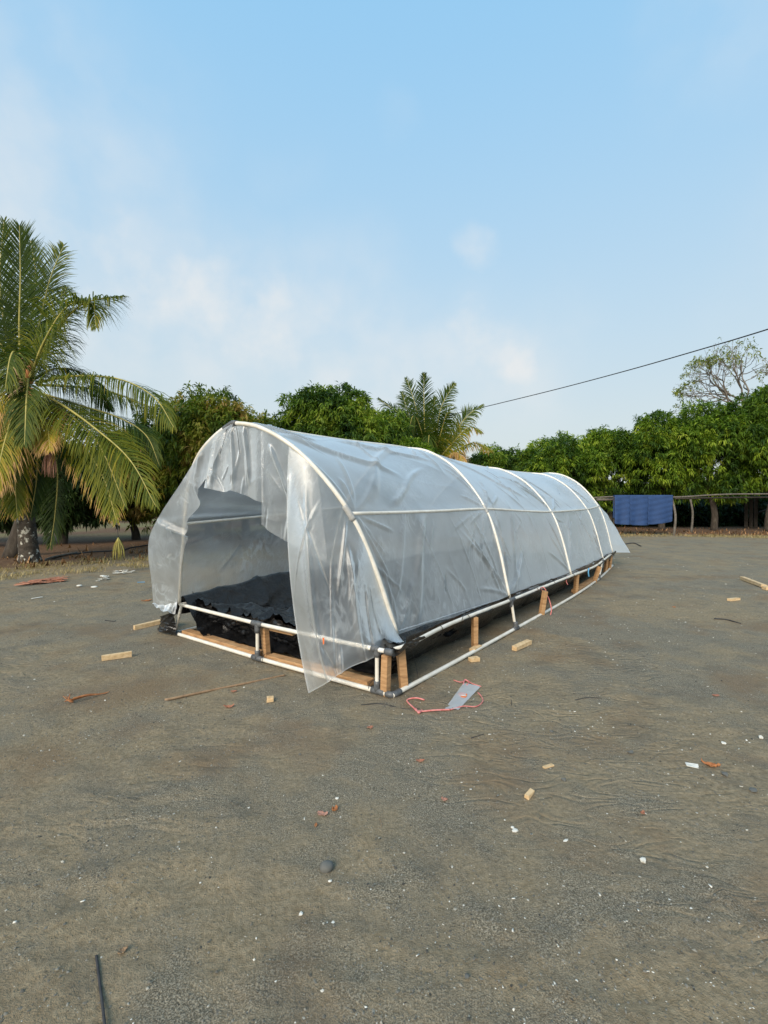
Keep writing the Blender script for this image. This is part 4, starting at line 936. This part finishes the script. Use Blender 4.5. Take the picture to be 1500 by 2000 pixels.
tree(632, 18.5, 756, 120, M['leaf_green'], 'domed green mango tree behind the greenhouse ridge, left of the smaller palm', 2, 1.2, 4600, 10, .23, .055)
tree(480, 20.5, 800, 90, M['leaf_mango'], 'olive mango tree filling the gap between the two rounded crowns', 3, 1.2, 2600, 9, .26, .06, flush=.3)
tree(265, 19.0, 850, 100, M['leaf_mango'], 'low shaded mango tree between the tall palm and the orange flushed tree', 4, .35, 4800, 9, .25, .06)
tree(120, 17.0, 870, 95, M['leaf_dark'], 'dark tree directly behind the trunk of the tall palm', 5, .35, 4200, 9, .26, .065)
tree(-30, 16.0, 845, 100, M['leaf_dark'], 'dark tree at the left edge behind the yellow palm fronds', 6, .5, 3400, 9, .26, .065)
tree(745, 19.5, 785, 62, M['leaf_green'], 'narrow green tree whose crown touches the left fronds of the smaller palm', 7, 1.2, 2200, 9, .24, .058)
tree(790, 19.0, 858, 70, M['leaf_bright'], 'low bright green tree at the foot of the smaller palm', 8, 1.0, 1700, 9, .24, .058)
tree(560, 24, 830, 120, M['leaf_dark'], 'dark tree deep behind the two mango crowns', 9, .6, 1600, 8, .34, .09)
tree(985, 27, 868, 75, M['leaf_green'], 'dark green tree just right of the smaller palm', 10, .9, 2600, 9, .27, .066)
tree(1085, 26.5, 848, 95, M['leaf_bright'], 'bright green spreading tree above the middle of the greenhouse roof', 11, .7, 3600, 10, .26, .062)
tree(1190, 27.0, 842, 82, M['leaf_bright'], 'feathery green tree above the far end of the greenhouse', 12, .8, 3300, 10, .26, .06)
tree(1292, 25.5, 806, 92, M['leaf_bright'], 'tall bushy green tree directly above the blue mats', 13, 1.3, 4200, 10, .25, .06)
tree(1395, 24.8, 782, 95, M['leaf_bright'], 'broad leafy tree right of the blue mats, in front of the half bare tree', 14, 1.4, 4200, 10, .25, .06)
tree(1500, 24.0, 755, 100, M['leaf_bright'], 'tallest leafy tree, cut by the right edge of the picture', 15, 1.4, 4200, 10, .25, .06)
tree(1640, 24.0, 760, 110, M['leaf_bright'], 'leafy tree just beyond the right edge of the picture', 16, 1.2, 2000, 9, .3, .08)
tree(-170, 16.0, 860, 110, M['leaf_dark'], 'dark tree just beyond the left edge of the picture', 17, 1.0, 1500, 9, .3, .08)
lab = ['', '']
def far_wood():
    rg = np.random.default_rng(77); n = 9000
    x = rg.uniform(-75, 75, n); y = rg.uniform(46, 60, n) + .0 * x
    top = 3.4 + 1.2 * fbm(x * .12, 0, 3, 3) + 1.0 * fbm(x * .5, 1, 9, 3); top = np.where((x > -36) & (x < -12), top * .5, top)
    z = top * rg.random(n) ** .7; u = np.stack([rg.normal(0, .4, n), -np.ones(n), rg.normal(.2, .4, n)], -1)
    V, t = leaves(np.stack([x, y, z], -1), u, 5, .9, .42, rg, .35 + rg.normal(0, .12, n))
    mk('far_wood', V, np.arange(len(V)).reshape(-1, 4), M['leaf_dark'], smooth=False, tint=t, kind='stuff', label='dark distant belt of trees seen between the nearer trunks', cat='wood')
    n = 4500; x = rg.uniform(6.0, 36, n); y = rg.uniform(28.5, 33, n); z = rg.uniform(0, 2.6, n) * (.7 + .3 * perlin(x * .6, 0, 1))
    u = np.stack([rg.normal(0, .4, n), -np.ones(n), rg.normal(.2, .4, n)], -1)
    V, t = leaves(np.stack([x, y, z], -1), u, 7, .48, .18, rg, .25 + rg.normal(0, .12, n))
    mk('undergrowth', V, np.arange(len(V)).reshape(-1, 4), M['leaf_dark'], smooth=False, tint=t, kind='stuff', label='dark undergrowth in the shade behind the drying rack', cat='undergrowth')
far_wood()
# half bare tree
def bare_tree():
    rg = np.random.default_rng(5); Y = 31.0; X = P(1462, 980, Y).x
    root = empty('bare_tree', (X, Y, 0), 'half bare branching tree standing above the leafy trees at the far right', 'tree')
    st = Vector((X, Y, 0)); fk = P(1458, 800, Y); ps = []; tips = []
    mk('trunk', *tube(cr([st, Vector((X - .2, Y, 3)), fk], 14), np.linspace(.24, .13, 14), 10), M['bark_pale'], root)
    def grow(p, d, ln, r, dep):
        if dep == 0: tips.append(p); return
        e = p + d * ln; m_ = (p + e) / 2 + Vector(rg.normal(0, .08 * ln, 3)); ps.append(tube(cr([p, m_, e], 6), np.linspace(r, r * .62, 6), 5, False))
        for k in range(3 if dep > 2 and rg.random() < .5 else 2):
            nd = (d + Vector(rg.normal(0, .52, 3)) + Vector((-.06, 0, .10))).normalized(); grow(e, nd, ln * rg.uniform(.66, .88), r * .62, dep - 1)
    for d in ((-1, -.1, .35), (-.7, .2, .8), (-.25, 0, 1), (.25, .2, 1), (.7, -.1, .8), (-.9, .1, .6)):
        grow(fk, Vector(d).normalized(), 1.35, .085, 6)
    mk('branches', *merge(ps), M['bark_pale'], root)
    tp_ = np.array([tuple(q) for q in tips]); k = (fbm(tp_[:, 0] * .8, tp_[:, 2] * .8, 2, 2) + rg.normal(0, .15, len(tp_)) > .0); tp_ = tp_[k]
    V, t = leaves(tp_, np.tile([0, 0, 1.0], (len(tp_), 1)), 4, .22, .07, rg, np.full(len(tp_), .7))
    mk('leaves', V, np.arange(len(V)).reshape(-1, 4), M['leaf_mango'], root, smooth=False, tint=np.clip(t, 0, .85))
bare_tree()
# trunk seen beside the palm
t2 = empty('tree_stump_trunk', G(22, 1088), 'dark bare trunk standing just left of the tall palm trunk', 'tree'); t2.name = 'slender_tree'
b_ = G(22, 1088); mk('trunk', *tube(cr([b_ - zz * .05, b_ + Vector((.25, .2, 1.2)), b_ + Vector((.5, .5, 3.2))], 16), np.linspace(.22, .13, 16), 12), M['bark'], t2)

# ------------------------------------------------------------------ drying rack, mats, shed, cable, hose
YR = 21.3
rk = empty('drying_rack', (14.5, YR, 0), 'long rack of rough poles carrying the blue mats before the hedge trees', 'drying rack')
rl = cr([P(1150, 973, YR + .8), P(1200, 971, YR + .3), P(1318, 970, YR), P(1400, 967, YR), P(1500, 964, YR), P(1620, 961, YR)], 60)
rl[:, 2] += .02 * np.sin(np.linspace(0, 14, 60)); mk('rail', *tube(rl, .034, 9), M['pole'], rk)
rl2 = cr([P(1318, 974, YR + .25), P(1420, 972, YR + .25), P(1510, 971, YR + .2), P(1620, 969, YR + .2)], 40); mk('rail', *tube(rl2, .035, 8), M['bark'], rk)
for px, yb, ln, m_ in ((1316, 1046, .02, 'pole'), (1350, 1040, -.06, 'pole'), (1197, 1045, 0, 'bark'), (1480, 1030, .03, 'bark'), (1600, 1044, 0, 'pole')):
    g = G(px, yb); mk('post', *tube(cr([g - zz * .05, g + Vector((.06, 0, .9)), Vector((g.x + ln, YR + .05 if px != 1350 else g.y, 1.72 if px != 1350 else 1.62))], 12), np.linspace(.055, .042, 12), 9), M[m_], rk)
mk('rail', *tube(cr([P(1165, 976, YR + .5), P(1210, 975, YR + .45)], 8), .06, 8), M['pole'], rk)
def mat_cloth(xa, xb, yb1, yb2, off, label, seed):
    nu, nv = 30, 40; V = np.zeros((nu, 2 * nv, 3)); x0, x1 = P(xa, 970, YR).x, P(xb, 970, YR).x
    zt = 1.79; zb1, zb2 = P(xa, yb1, YR).z, P(xb, yb2, YR).z
    for i in range(nu):
        f = i / (nu - 1); x = x0 + (x1 - x0) * f; zb = zb1 + (zb2 - zb1) * f; zb += .06 * (1 - abs(2 * f - 1) ** 6) * -.6
        fr = [(x, YR - .055 - off - .045 * math.sin(f * 9 + seed) * j / nv + .006 * math.sin(j * .9 + f * 5), zt - (zt - zb) * j / (nv - 1)) for j in range(nv)]
        bk = [(x, YR + .06 + off + .01 * math.sin(f * 7), zt - (zt - zb - .25) * j / (nv - 1)) for j in range(nv)]
        V[i] = np.array(bk[::-1] + fr)
    o = mk('blue_mat', V.reshape(-1, 3), gridfaces(nu, 2 * nv), M['blue'], label=label, cat='mat', group='blue mats hung over the rack')
    md = o.modifiers.new('thickness', 'SOLIDIFY'); md.thickness = .012
mat_cloth(1199, 1233, 1022, 1024, .0, 'blue woven mat nearest the greenhouse on the pole rack', 1)
mat_cloth(1229, 1268, 1024, 1025, .016, 'blue woven mat hanging lowest, between the other two mats', 2)
mat_cloth(1264, 1312, 1024, 1018, .032, 'blue woven mat hanging next to the rack post with a curled lower corner', 3)

sh = empty('shed', (G(1520, 1030).x, 27.0, 0), 'pale plank wall corner of a shed under the trees at the right edge', 'shed')
shx = P(1493, 1000, 26.5).x
for k in range(6, 9): mk('plank', *boxbar((shx - 2.4 + k * .27, 26.8, 0), (shx - 2.4 + k * .27, 26.8, 1.6 + .05 * (k % 3)), .2, .03, up=(0, 1, 0), jit=.01, seed=k), M['bark'], sh, smooth=False)
for k in range(5): mk('pale_panel', *boxbar((shx + .0, 26.3, .5 + k * .2), (shx + 2.0, 26.3, .5 + k * .2), .03, .18, jit=.005, seed=k), M['pole'], sh, smooth=False)

cab = mk('power_cable', *tube(cr([P(800, 828, 34), P(890, 808, 31), P(945, 795, 29.5), P(1080, 762, 26), P(1220, 725, 22), P(1360, 685, 18.5), P(1500, 643, 15.5), P(1800, 545, 11)], 80), .022, 6), M['cable'], label='black overhead cable slanting down from the upper right behind the smaller palm', cat='cable')
mk('garden_hose', *tube(cr([G(100, 1090, .03), G(135, 1083, .03), G(180, 1078, .05), G(235, 1075, .03), G(255, 1070, .04), G(292, 1064, .04)], 40), .022, 8), M['cable'], label='thin dark hose lying in the grass behind the tall palm', cat='hose')
mk('fallen_branch', *tube(cr([G(85, 1094, .04), G(112, 1086, .06), G(150, 1079, .05)], 14), .025, 7), M['pole'], label='pale fallen branch beside the foot of the tall palm', cat='branch')

# ------------------------------------------------------------------ loose things on the ground
def bar(px0, py0, px1, py1, wd, ht, m, label, cat, name, seed=1, jit=.003):
    a = on(px0, py0, ht / 2 + .002); b = on(px1, py1, ht / 2 + .002)
    return mk(name, *boxbar(a, b, wd, ht, jit=jit, seed=seed, bev=.002), M[m], smooth=False, label=label, cat=cat)
bar(262, 1229, 320, 1218, .05, .05, 'wood_pale', 'pale sawn board end sticking out from under the black film at the left corner', 'board', 'wooden_board', 3)
bar(199, 1293, 257, 1284, .035, .05, 'wood_pale', 'short pale sawn board lying alone left of the greenhouse', 'board', 'wooden_board', 4)
bar(1004, 1272, 1034, 1259, .055, .045, 'wood_pale', 'chunky pale offcut beside the long side of the greenhouse', 'offcut', 'wooden_offcut', 5)
bar(521, 1370, 534, 1369, .035, .035, 'wood_pale', 'small cube of wood near the long thin stick', 'offcut', 'wooden_offcut', 6, .004)
bar(1029, 1560, 1040, 1548, .024, .02, 'wood_pale', 'stubby cream offcut in the open ground at right', 'offcut', 'wooden_offcut', 7, .003)
bar(1062, 1499, 1080, 1493, .022, .008, 'wood_pale', 'flat thin pale wood chip above the stubby offcut', 'chip', 'wood_chip', 8, .001)
bar(1424, 1173, 1442, 1171, .06, .035, 'wood_pale', 'small flat board piece on the dark ground at far right', 'offcut', 'wooden_offcut', 9)
bar(1450, 1133, 1492, 1150, .09, .05, 'wood_pale', 'long weathered plank running out at the right edge', 'plank', 'wooden_plank', 10, .01)
bar(1492, 1153, 1520, 1153, .10, .06, 'wood_pale', 'pale block against the end of the weathered plank', 'block', 'wooden_block', 11)
bar(1340, 1497, 1364, 1501, .035, .004, 'chip_white', 'cream cardboard scrap beside a curled brown leaf', 'scrap', 'paper_scrap', 12, .004)
bar(62, 1170, 82, 1167, .05, .01, 'chip_white', 'white slat lying in front of the dry grass at left', 'slat', 'white_slat', 13, .006)
bar(268, 1138, 283, 1137, .03, .008, 'twine_blue', 'tiny blue plastic scrap near the left flap of the greenhouse', 'scrap', 'plastic_scrap', 14, .003)

def rod(pts, r, m, label, cat, name, taper=.7, sides=8):
    p = cr([on(a, b, r * .9) for a, b in pts], 40); mk(name, *tube(p, np.linspace(r, r * taper, 40), sides), M[m], label=label, cat=cat)
rod([(322, 1371), (400, 1352), (480, 1335), (557, 1318)], .011, 'stick', 'long thin brown stick lying in front of the doorway', 'stick', 'stick')
rod([(188, 1868), (195, 1925), (206, 2020)], .0042, 'stick_dark', 'dark rod on the ground at the bottom left', 'rod', 'metal_rod', .95)
rod([(705, 1377), (745, 1373), (790, 1381), (820, 1380)], .0035, 'stick_dark', 'bent black wire on the ground below the near corner', 'wire', 'wire')
rod([(735, 1372), (765, 1377), (784, 1376)], .003, 'stick_dark', 'short black wire crossing the bent black wire', 'wire', 'wire')
rod([(1395, 1209), (1420, 1211), (1447, 1219)], .009, 'stick_dark', 'thin dark twig on the ground at the far right', 'twig', 'twig')
rod([(205, 1211), (222, 1212), (226, 1211)], .006, 'stick_dark', 'tiny dark twig left of the board end', 'twig', 'twig')
rod([(920, 1442), (945, 1434)], .003, 'stick_dark', 'short dark twig below the clear bag', 'twig', 'twig')
rod([(998, 1358), (999, 1376)], .003, 'stick_dark', 'short black wire right of the clear bag', 'wire', 'wire')
rod([(1123, 1366), (1150, 1362), (1175, 1364)], .0035, 'stick_dark', 'hooked dark twig in the open ground at right', 'twig', 'twig')
rod([(1208, 1066), (1236, 1062), (1252, 1068)], .02, 'stick_dark', 'curved dark branch behind the far end of the greenhouse', 'branch', 'fallen_branch')
rod([(741, 1600), (745, 1610), (744, 1618)], .0016, 'drygrass' if False else 'stick', 'curled dry stalk right of the pink leaves', 'stalk', 'dry_stalk')

def leaf(px, py, ln, wd, yaw, m, label, name='fallen_leaf', curl=.4, seed=0, cat='leaf'):
    r_ = np.random.default_rng(seed); c = on(px, py); nu, nv = 16, 7; V = []
    for i in range(nu):
        s = i / (nu - 1); h = math.sin(math.pi * min(1, s * .92 + .04)) ** .7 * wd / 2 * (1 + .32 * r_.normal())
        for j in range(nv):
            q = 2 * j / (nv - 1) - 1; x = (s - .5) * ln; y = q * h; z = .004 + .5 * curl * wd * (q * q * .5) * (1 + .5 * r_.normal()) + curl * ln * .25 * (2 * s - 1) ** 2 * .6 + .002 * r_.random()
            V.append((c.x + x * math.cos(yaw) - y * math.sin(yaw), c.y + x * math.sin(yaw) + y * math.cos(yaw), c.z + z))
    o = mk(name, V, gridfaces(nu, nv).tolist(), M[m], label=label, cat=cat); md = o.modifiers.new('thickness', 'SOLIDIFY'); md.thickness = .0012
leaf(457, 1352, .045, .03, .2, 'leaf_red', 'small reddish leaf under the thin stick', seed=1)
leaf(447, 1383, .075, .022, .1, 'leaf_red', 'narrow curled brown leaf left of the wood cube', curl=1.2, seed=2)
leaf(723, 1427, .04, .03, .4, 'leaf_red', 'brown leaf lying below the near corner of the frame', seed=3)
leaf(821, 1487, .05, .02, .1, 'leaf_red', 'small star shaped red leaf in the middle ground', curl=.8, seed=4)
leaf(868, 1563, .032, .018, 2.8, 'leaf_pink', 'curled pinkish leaf in the middle foreground', curl=1.0, seed=5)
leaf(630, 1590, .05, .03, -.2, 'leaf_pink', 'pink dry leaf with a hole, left of the orange one', curl=.5, seed=6)
leaf(654, 1582, .035, .022, .9, 'leaf_orange', 'folded orange leaf touching the pink leaf', curl=1.3, seed=7)
leaf(617, 1612, .025, .012, 1.6, 'leaf_orange', 'tiny orange leaf just below the pink leaf', curl=.5, seed=8)
leaf(1388, 1499, .09, .032, -.5, 'leaf_orange', 'curled brown leaf beside the cream cardboard scrap', curl=1.0, seed=9)
leaf(1255, 1592, .024, .016, .6, 'leaf_red', 'tiny reddish leaf in the right foreground', curl=1.2, seed=10)
leaf(286, 1174, .14, .06, .3, 'leaf_orange', 'orange leaf beside the left flap of the greenhouse', curl=.6, seed=11)
leaf(1398, 1359, .05, .03, 0, 'leaf_red', 'flat brown leaf in the open ground at far right', curl=.3, seed=12)
leaf(372, 1690 - 500 + 60, .02, .012, 0, 'leaf_red', 'speck of brown leaf beside the front base rail', seed=13)
leaf(1316, 1487 - 300, .06, .04, .5, 'leaf_orange', 'faded leaf in the distance left of the flat board piece', curl=.5, seed=14)
leaf(240, 1860, .03, .015, .9, 'stick', 'pale crumpled leaf right of the dark rod', curl=1.2, seed=15)
# dried sheath with a frayed end
sp_ = empty('palm_sheath', on(140, 1377), 'orange dried palm sheath with a frayed end, left foreground', 'palm sheath')
a = on(140, 1377); b = on(211, 1356); ps = []
path = cr([a + Vector((0, 0, .02)), a.lerp(b, .4) + Vector((0, 0, .022)), a.lerp(b, .75) + Vector((0, 0, .008)), b + Vector((0, 0, .006))], 24)
V = []
for i, q in enumerate(path):
    s = i / 23; wv = .016 + .006 * math.sin(s * 7)
    for j in range(7):
        t = 2 * j / 6 - 1; V.append((q[0] + .3 * t * wv, q[1] + t * wv, q[2] + .02 * abs(t) * (1 - s) + .003))
o = mk('strip', V, gridfaces(24, 7).tolist(), M['leaf_orange'], sp_); md = o.modifiers.new('thickness', 'SOLIDIFY'); md.thickness = .002
r_ = random.Random(4)
for k in range(9): ps.append(tube(cr([a + Vector((.01, 0, .015)), a + Vector((-.02, r_.uniform(-.01, .02), .03)), a + Vector((r_.uniform(-.06, -.01), r_.uniform(-.03, .05), r_.uniform(.01, .07)))], 6), np.linspace(.006, .002, 6), 5))
mk('frayed_end', *merge(ps), M['leaf_orange'], sp_)
# heap of reddish debris at left
def heap(pts, n, m, label, name, ln, seed, cat):
    r_ = random.Random(seed); ps = []
    for k in range(n):
        f = r_.random(); px = pts[0][0] + (pts[1][0] - pts[0][0]) * f; py = pts[0][1] + (pts[1][1] - pts[0][1]) * f + r_.uniform(-3.5, 3.5)
        c = on(px, py, .012 + .03 * r_.random()); a = r_.uniform(-.7, .7); l = ln * r_.uniform(.5, 1.2)
        ps.append(boxbar(c - Vector((math.cos(a), math.sin(a), 0)) * l / 2, c + Vector((math.cos(a), math.sin(a), r_.uniform(-.1, .2))) * l / 2, .05 * r_.uniform(.5, 1.3), .006, jit=.006, bev=.001, seed=k))
    V, Fc = merge(ps); mk(name, V, Fc, M[m], smooth=False, label=label, cat=cat)
heap(((42, 1143), (126, 1133)), 60, 'leaf_red', 'heap of reddish brown frond scraps on the grass edge at left', 'frond_scraps', .22, 2, 'debris')
heap(((190, 1136), (212, 1130)), 7, 'chip_white', 'loose pile of white shells at left, nearest the palm', 'shell_pile', .09, 3, 'shells')
heap(((218, 1120), (262, 1117)), 14, 'chip_white', 'spread of white plaster bits in front of the dry grass', 'plaster_bits', .13, 4, 'debris')

def stone(px, py, r, m, label, seed, flat=.7, name='stone', el=1.15, yaw=0.5):
    bm = bmesh.new(); bmesh.ops.create_icosphere(bm, subdivisions=3 if r > .02 else 1, radius=r); c = on(px, py)
    for v in bm.verts:
        n = float(perlin(v.co.x / r * .8 + seed, v.co.y / r * .8, v.co.z / r * .8)); v.co *= 1 + (.16 if r > .02 else .55) * n
        x, y = v.co.x * el, v.co.y; v.co = Vector((x * math.cos(yaw) - y * math.sin(yaw), x * math.sin(yaw) + y * math.cos(yaw), v.co.z * flat)) + c + Vector((0, 0, r * flat * .62))
    bm.verts.index_update(); V = [v.co.copy() for v in bm.verts]; Fc = [[v.index for v in f.verts] for f in bm.faces]; bm.free()
    mk(name, V, Fc, M[m], smooth=r > .02, label=label, cat='stone')
stone(638, 1697, .026, 'stone', 'smooth dark grey rounded stone in the centre foreground', 1, .85)
stone(588, 1785, .009, 'chip_white', 'angular white pebble below and left of the round stone', 2)
stone(644, 1726, .007, 'chip_white', 'small white pebble just under the round stone', 3, .5)
stone(1256, 1684, .013, 'chip_white', 'pale grey pebble in the right foreground', 4)
stone(1006, 1623, .012, 'chip_white', 'larger white shard of a pair in the open ground', 5, .5, el=1.5)
stone(1001, 1616, .008, 'chip_white', 'smaller white shard of a pair in the open ground', 6, .5)
stone(1105, 1643, .009, 'chip_white', 'narrow white flake right of the pair of shards', 7, .3, el=1.8)
stone(658, 1561, .010, 'chip_white', 'crumbly cream chip above the orange leaf', 8, .5)
stone(912, 1920, .008, 'stone', 'small black pebble at the bottom, right of centre', 9)
stone(1077, 1428, .012, 'stone', 'dark pebble in the open ground above the thin wood chip', 10)
stone(1232, 1473, .016, 'stone', 'dark stone in the right middle ground', 11)
stone(1486, 1448, .015, 'chip_white', 'rounded pale stone near the right edge', 12)
stone(1416, 1517, .016, 'stone', 'dark stone just below the curled brown leaf', 13)
stone(1472, 1548, .020, 'stone', 'flat dark stone near the right edge of the foreground', 14, .4)
stone(1101, 1523, .013, 'stone', 'dark lump between the wood chip and the stubby offcut', 15)
stone(1414, 1453, .016, 'chip_white', 'pale triangular flake above the cream scrap', 16, .35)
stone(155, 1146, .04, 'chip_white', 'white rounded shell right of the reddish scraps', 17, .5)
stone(184, 1147, .045, 'chip_white', 'white shell pair nearest the open yard at left', 18, .4)
stone(200, 1126, .04, 'chip_white', 'white shell beside the dry grass edge', 19, .4)
stone(586, 1475, .008, 'stone', 'small dark pebble left of the star shaped leaf', 20)

# clear bag with an orange print, tied with red twine
bag = empty('clear_bag', on(903, 1365), 'flat clear plastic bag with an orange print lying in front of the near corner', 'plastic bag')
q = [on(868, 1386, .006), on(895, 1387, .006), on(938, 1343, .012), on(905, 1338, .012)]
nu = 18; V = []
for i in range(nu):
    for j in range(nu):
        a, b = i / (nu - 1), j / (nu - 1); p = (q[0] * (1 - a) + q[1] * a) * (1 - b) + (q[3] * (1 - a) + q[2] * a) * b
        V.append((p.x, p.y, p.z + .006 * math.sin(math.pi * a) + .004 * float(perlin(a * 3, b * 5, 2))))
mk('bag_film', V, gridfaces(nu, nu).tolist(), M['bag'], bag)
c = on(904, 1360, .020); V = [(c.x + .034 * math.cos(t) * (1 + .12 * math.sin(3 * t)), c.y + .05 * math.sin(t), c.z + dz) for dz in (0, .002) for t in np.linspace(0, 6.283, 20, endpoint=False)]
mk('orange_print', V, [list(range(20))[::-1], list(range(20, 40))] + [[k, (k + 1) % 20, 20 + (k + 1) % 20, 20 + k] for k in range(20)], M['orange_label'], bag, smooth=False)
c = c + Vector((.005, -.018, .0035)); V = [(c.x + .02 * math.cos(t), c.y + .010 * math.sin(t), c.z) for t in np.linspace(0, 6.283, 16, endpoint=False)]
mk('white_print', V, [list(range(16))], M['chip_white'], bag, smooth=False)
tw = empty('red_twine', on(810, 1385), 'loose pink and red plastic twine curling around the clear bag', 'twine')
def tws(pts, r=.006): mk('strand', *tube(cr([on(a, b, .008 + .004 * (k % 2)) for k, (a, b) in enumerate(pts)], 40), r, 6), M['twine_red'], tw)
tws([(829, 1367), (812, 1364), (795, 1367), (808, 1383), (818, 1390), (850, 1389), (880, 1387)])
tws([(880, 1387), (905, 1381), (930, 1380), (943, 1370), (940, 1360), (933, 1354)], .004)
tws([(886, 1332), (900, 1336), (912, 1330), (922, 1338), (940, 1341)], .004)
tws([(905, 1340), (908, 1330), (916, 1334), (912, 1342)], .006)
tws([(812, 1384), (818, 1394), (824, 1388)], .007)
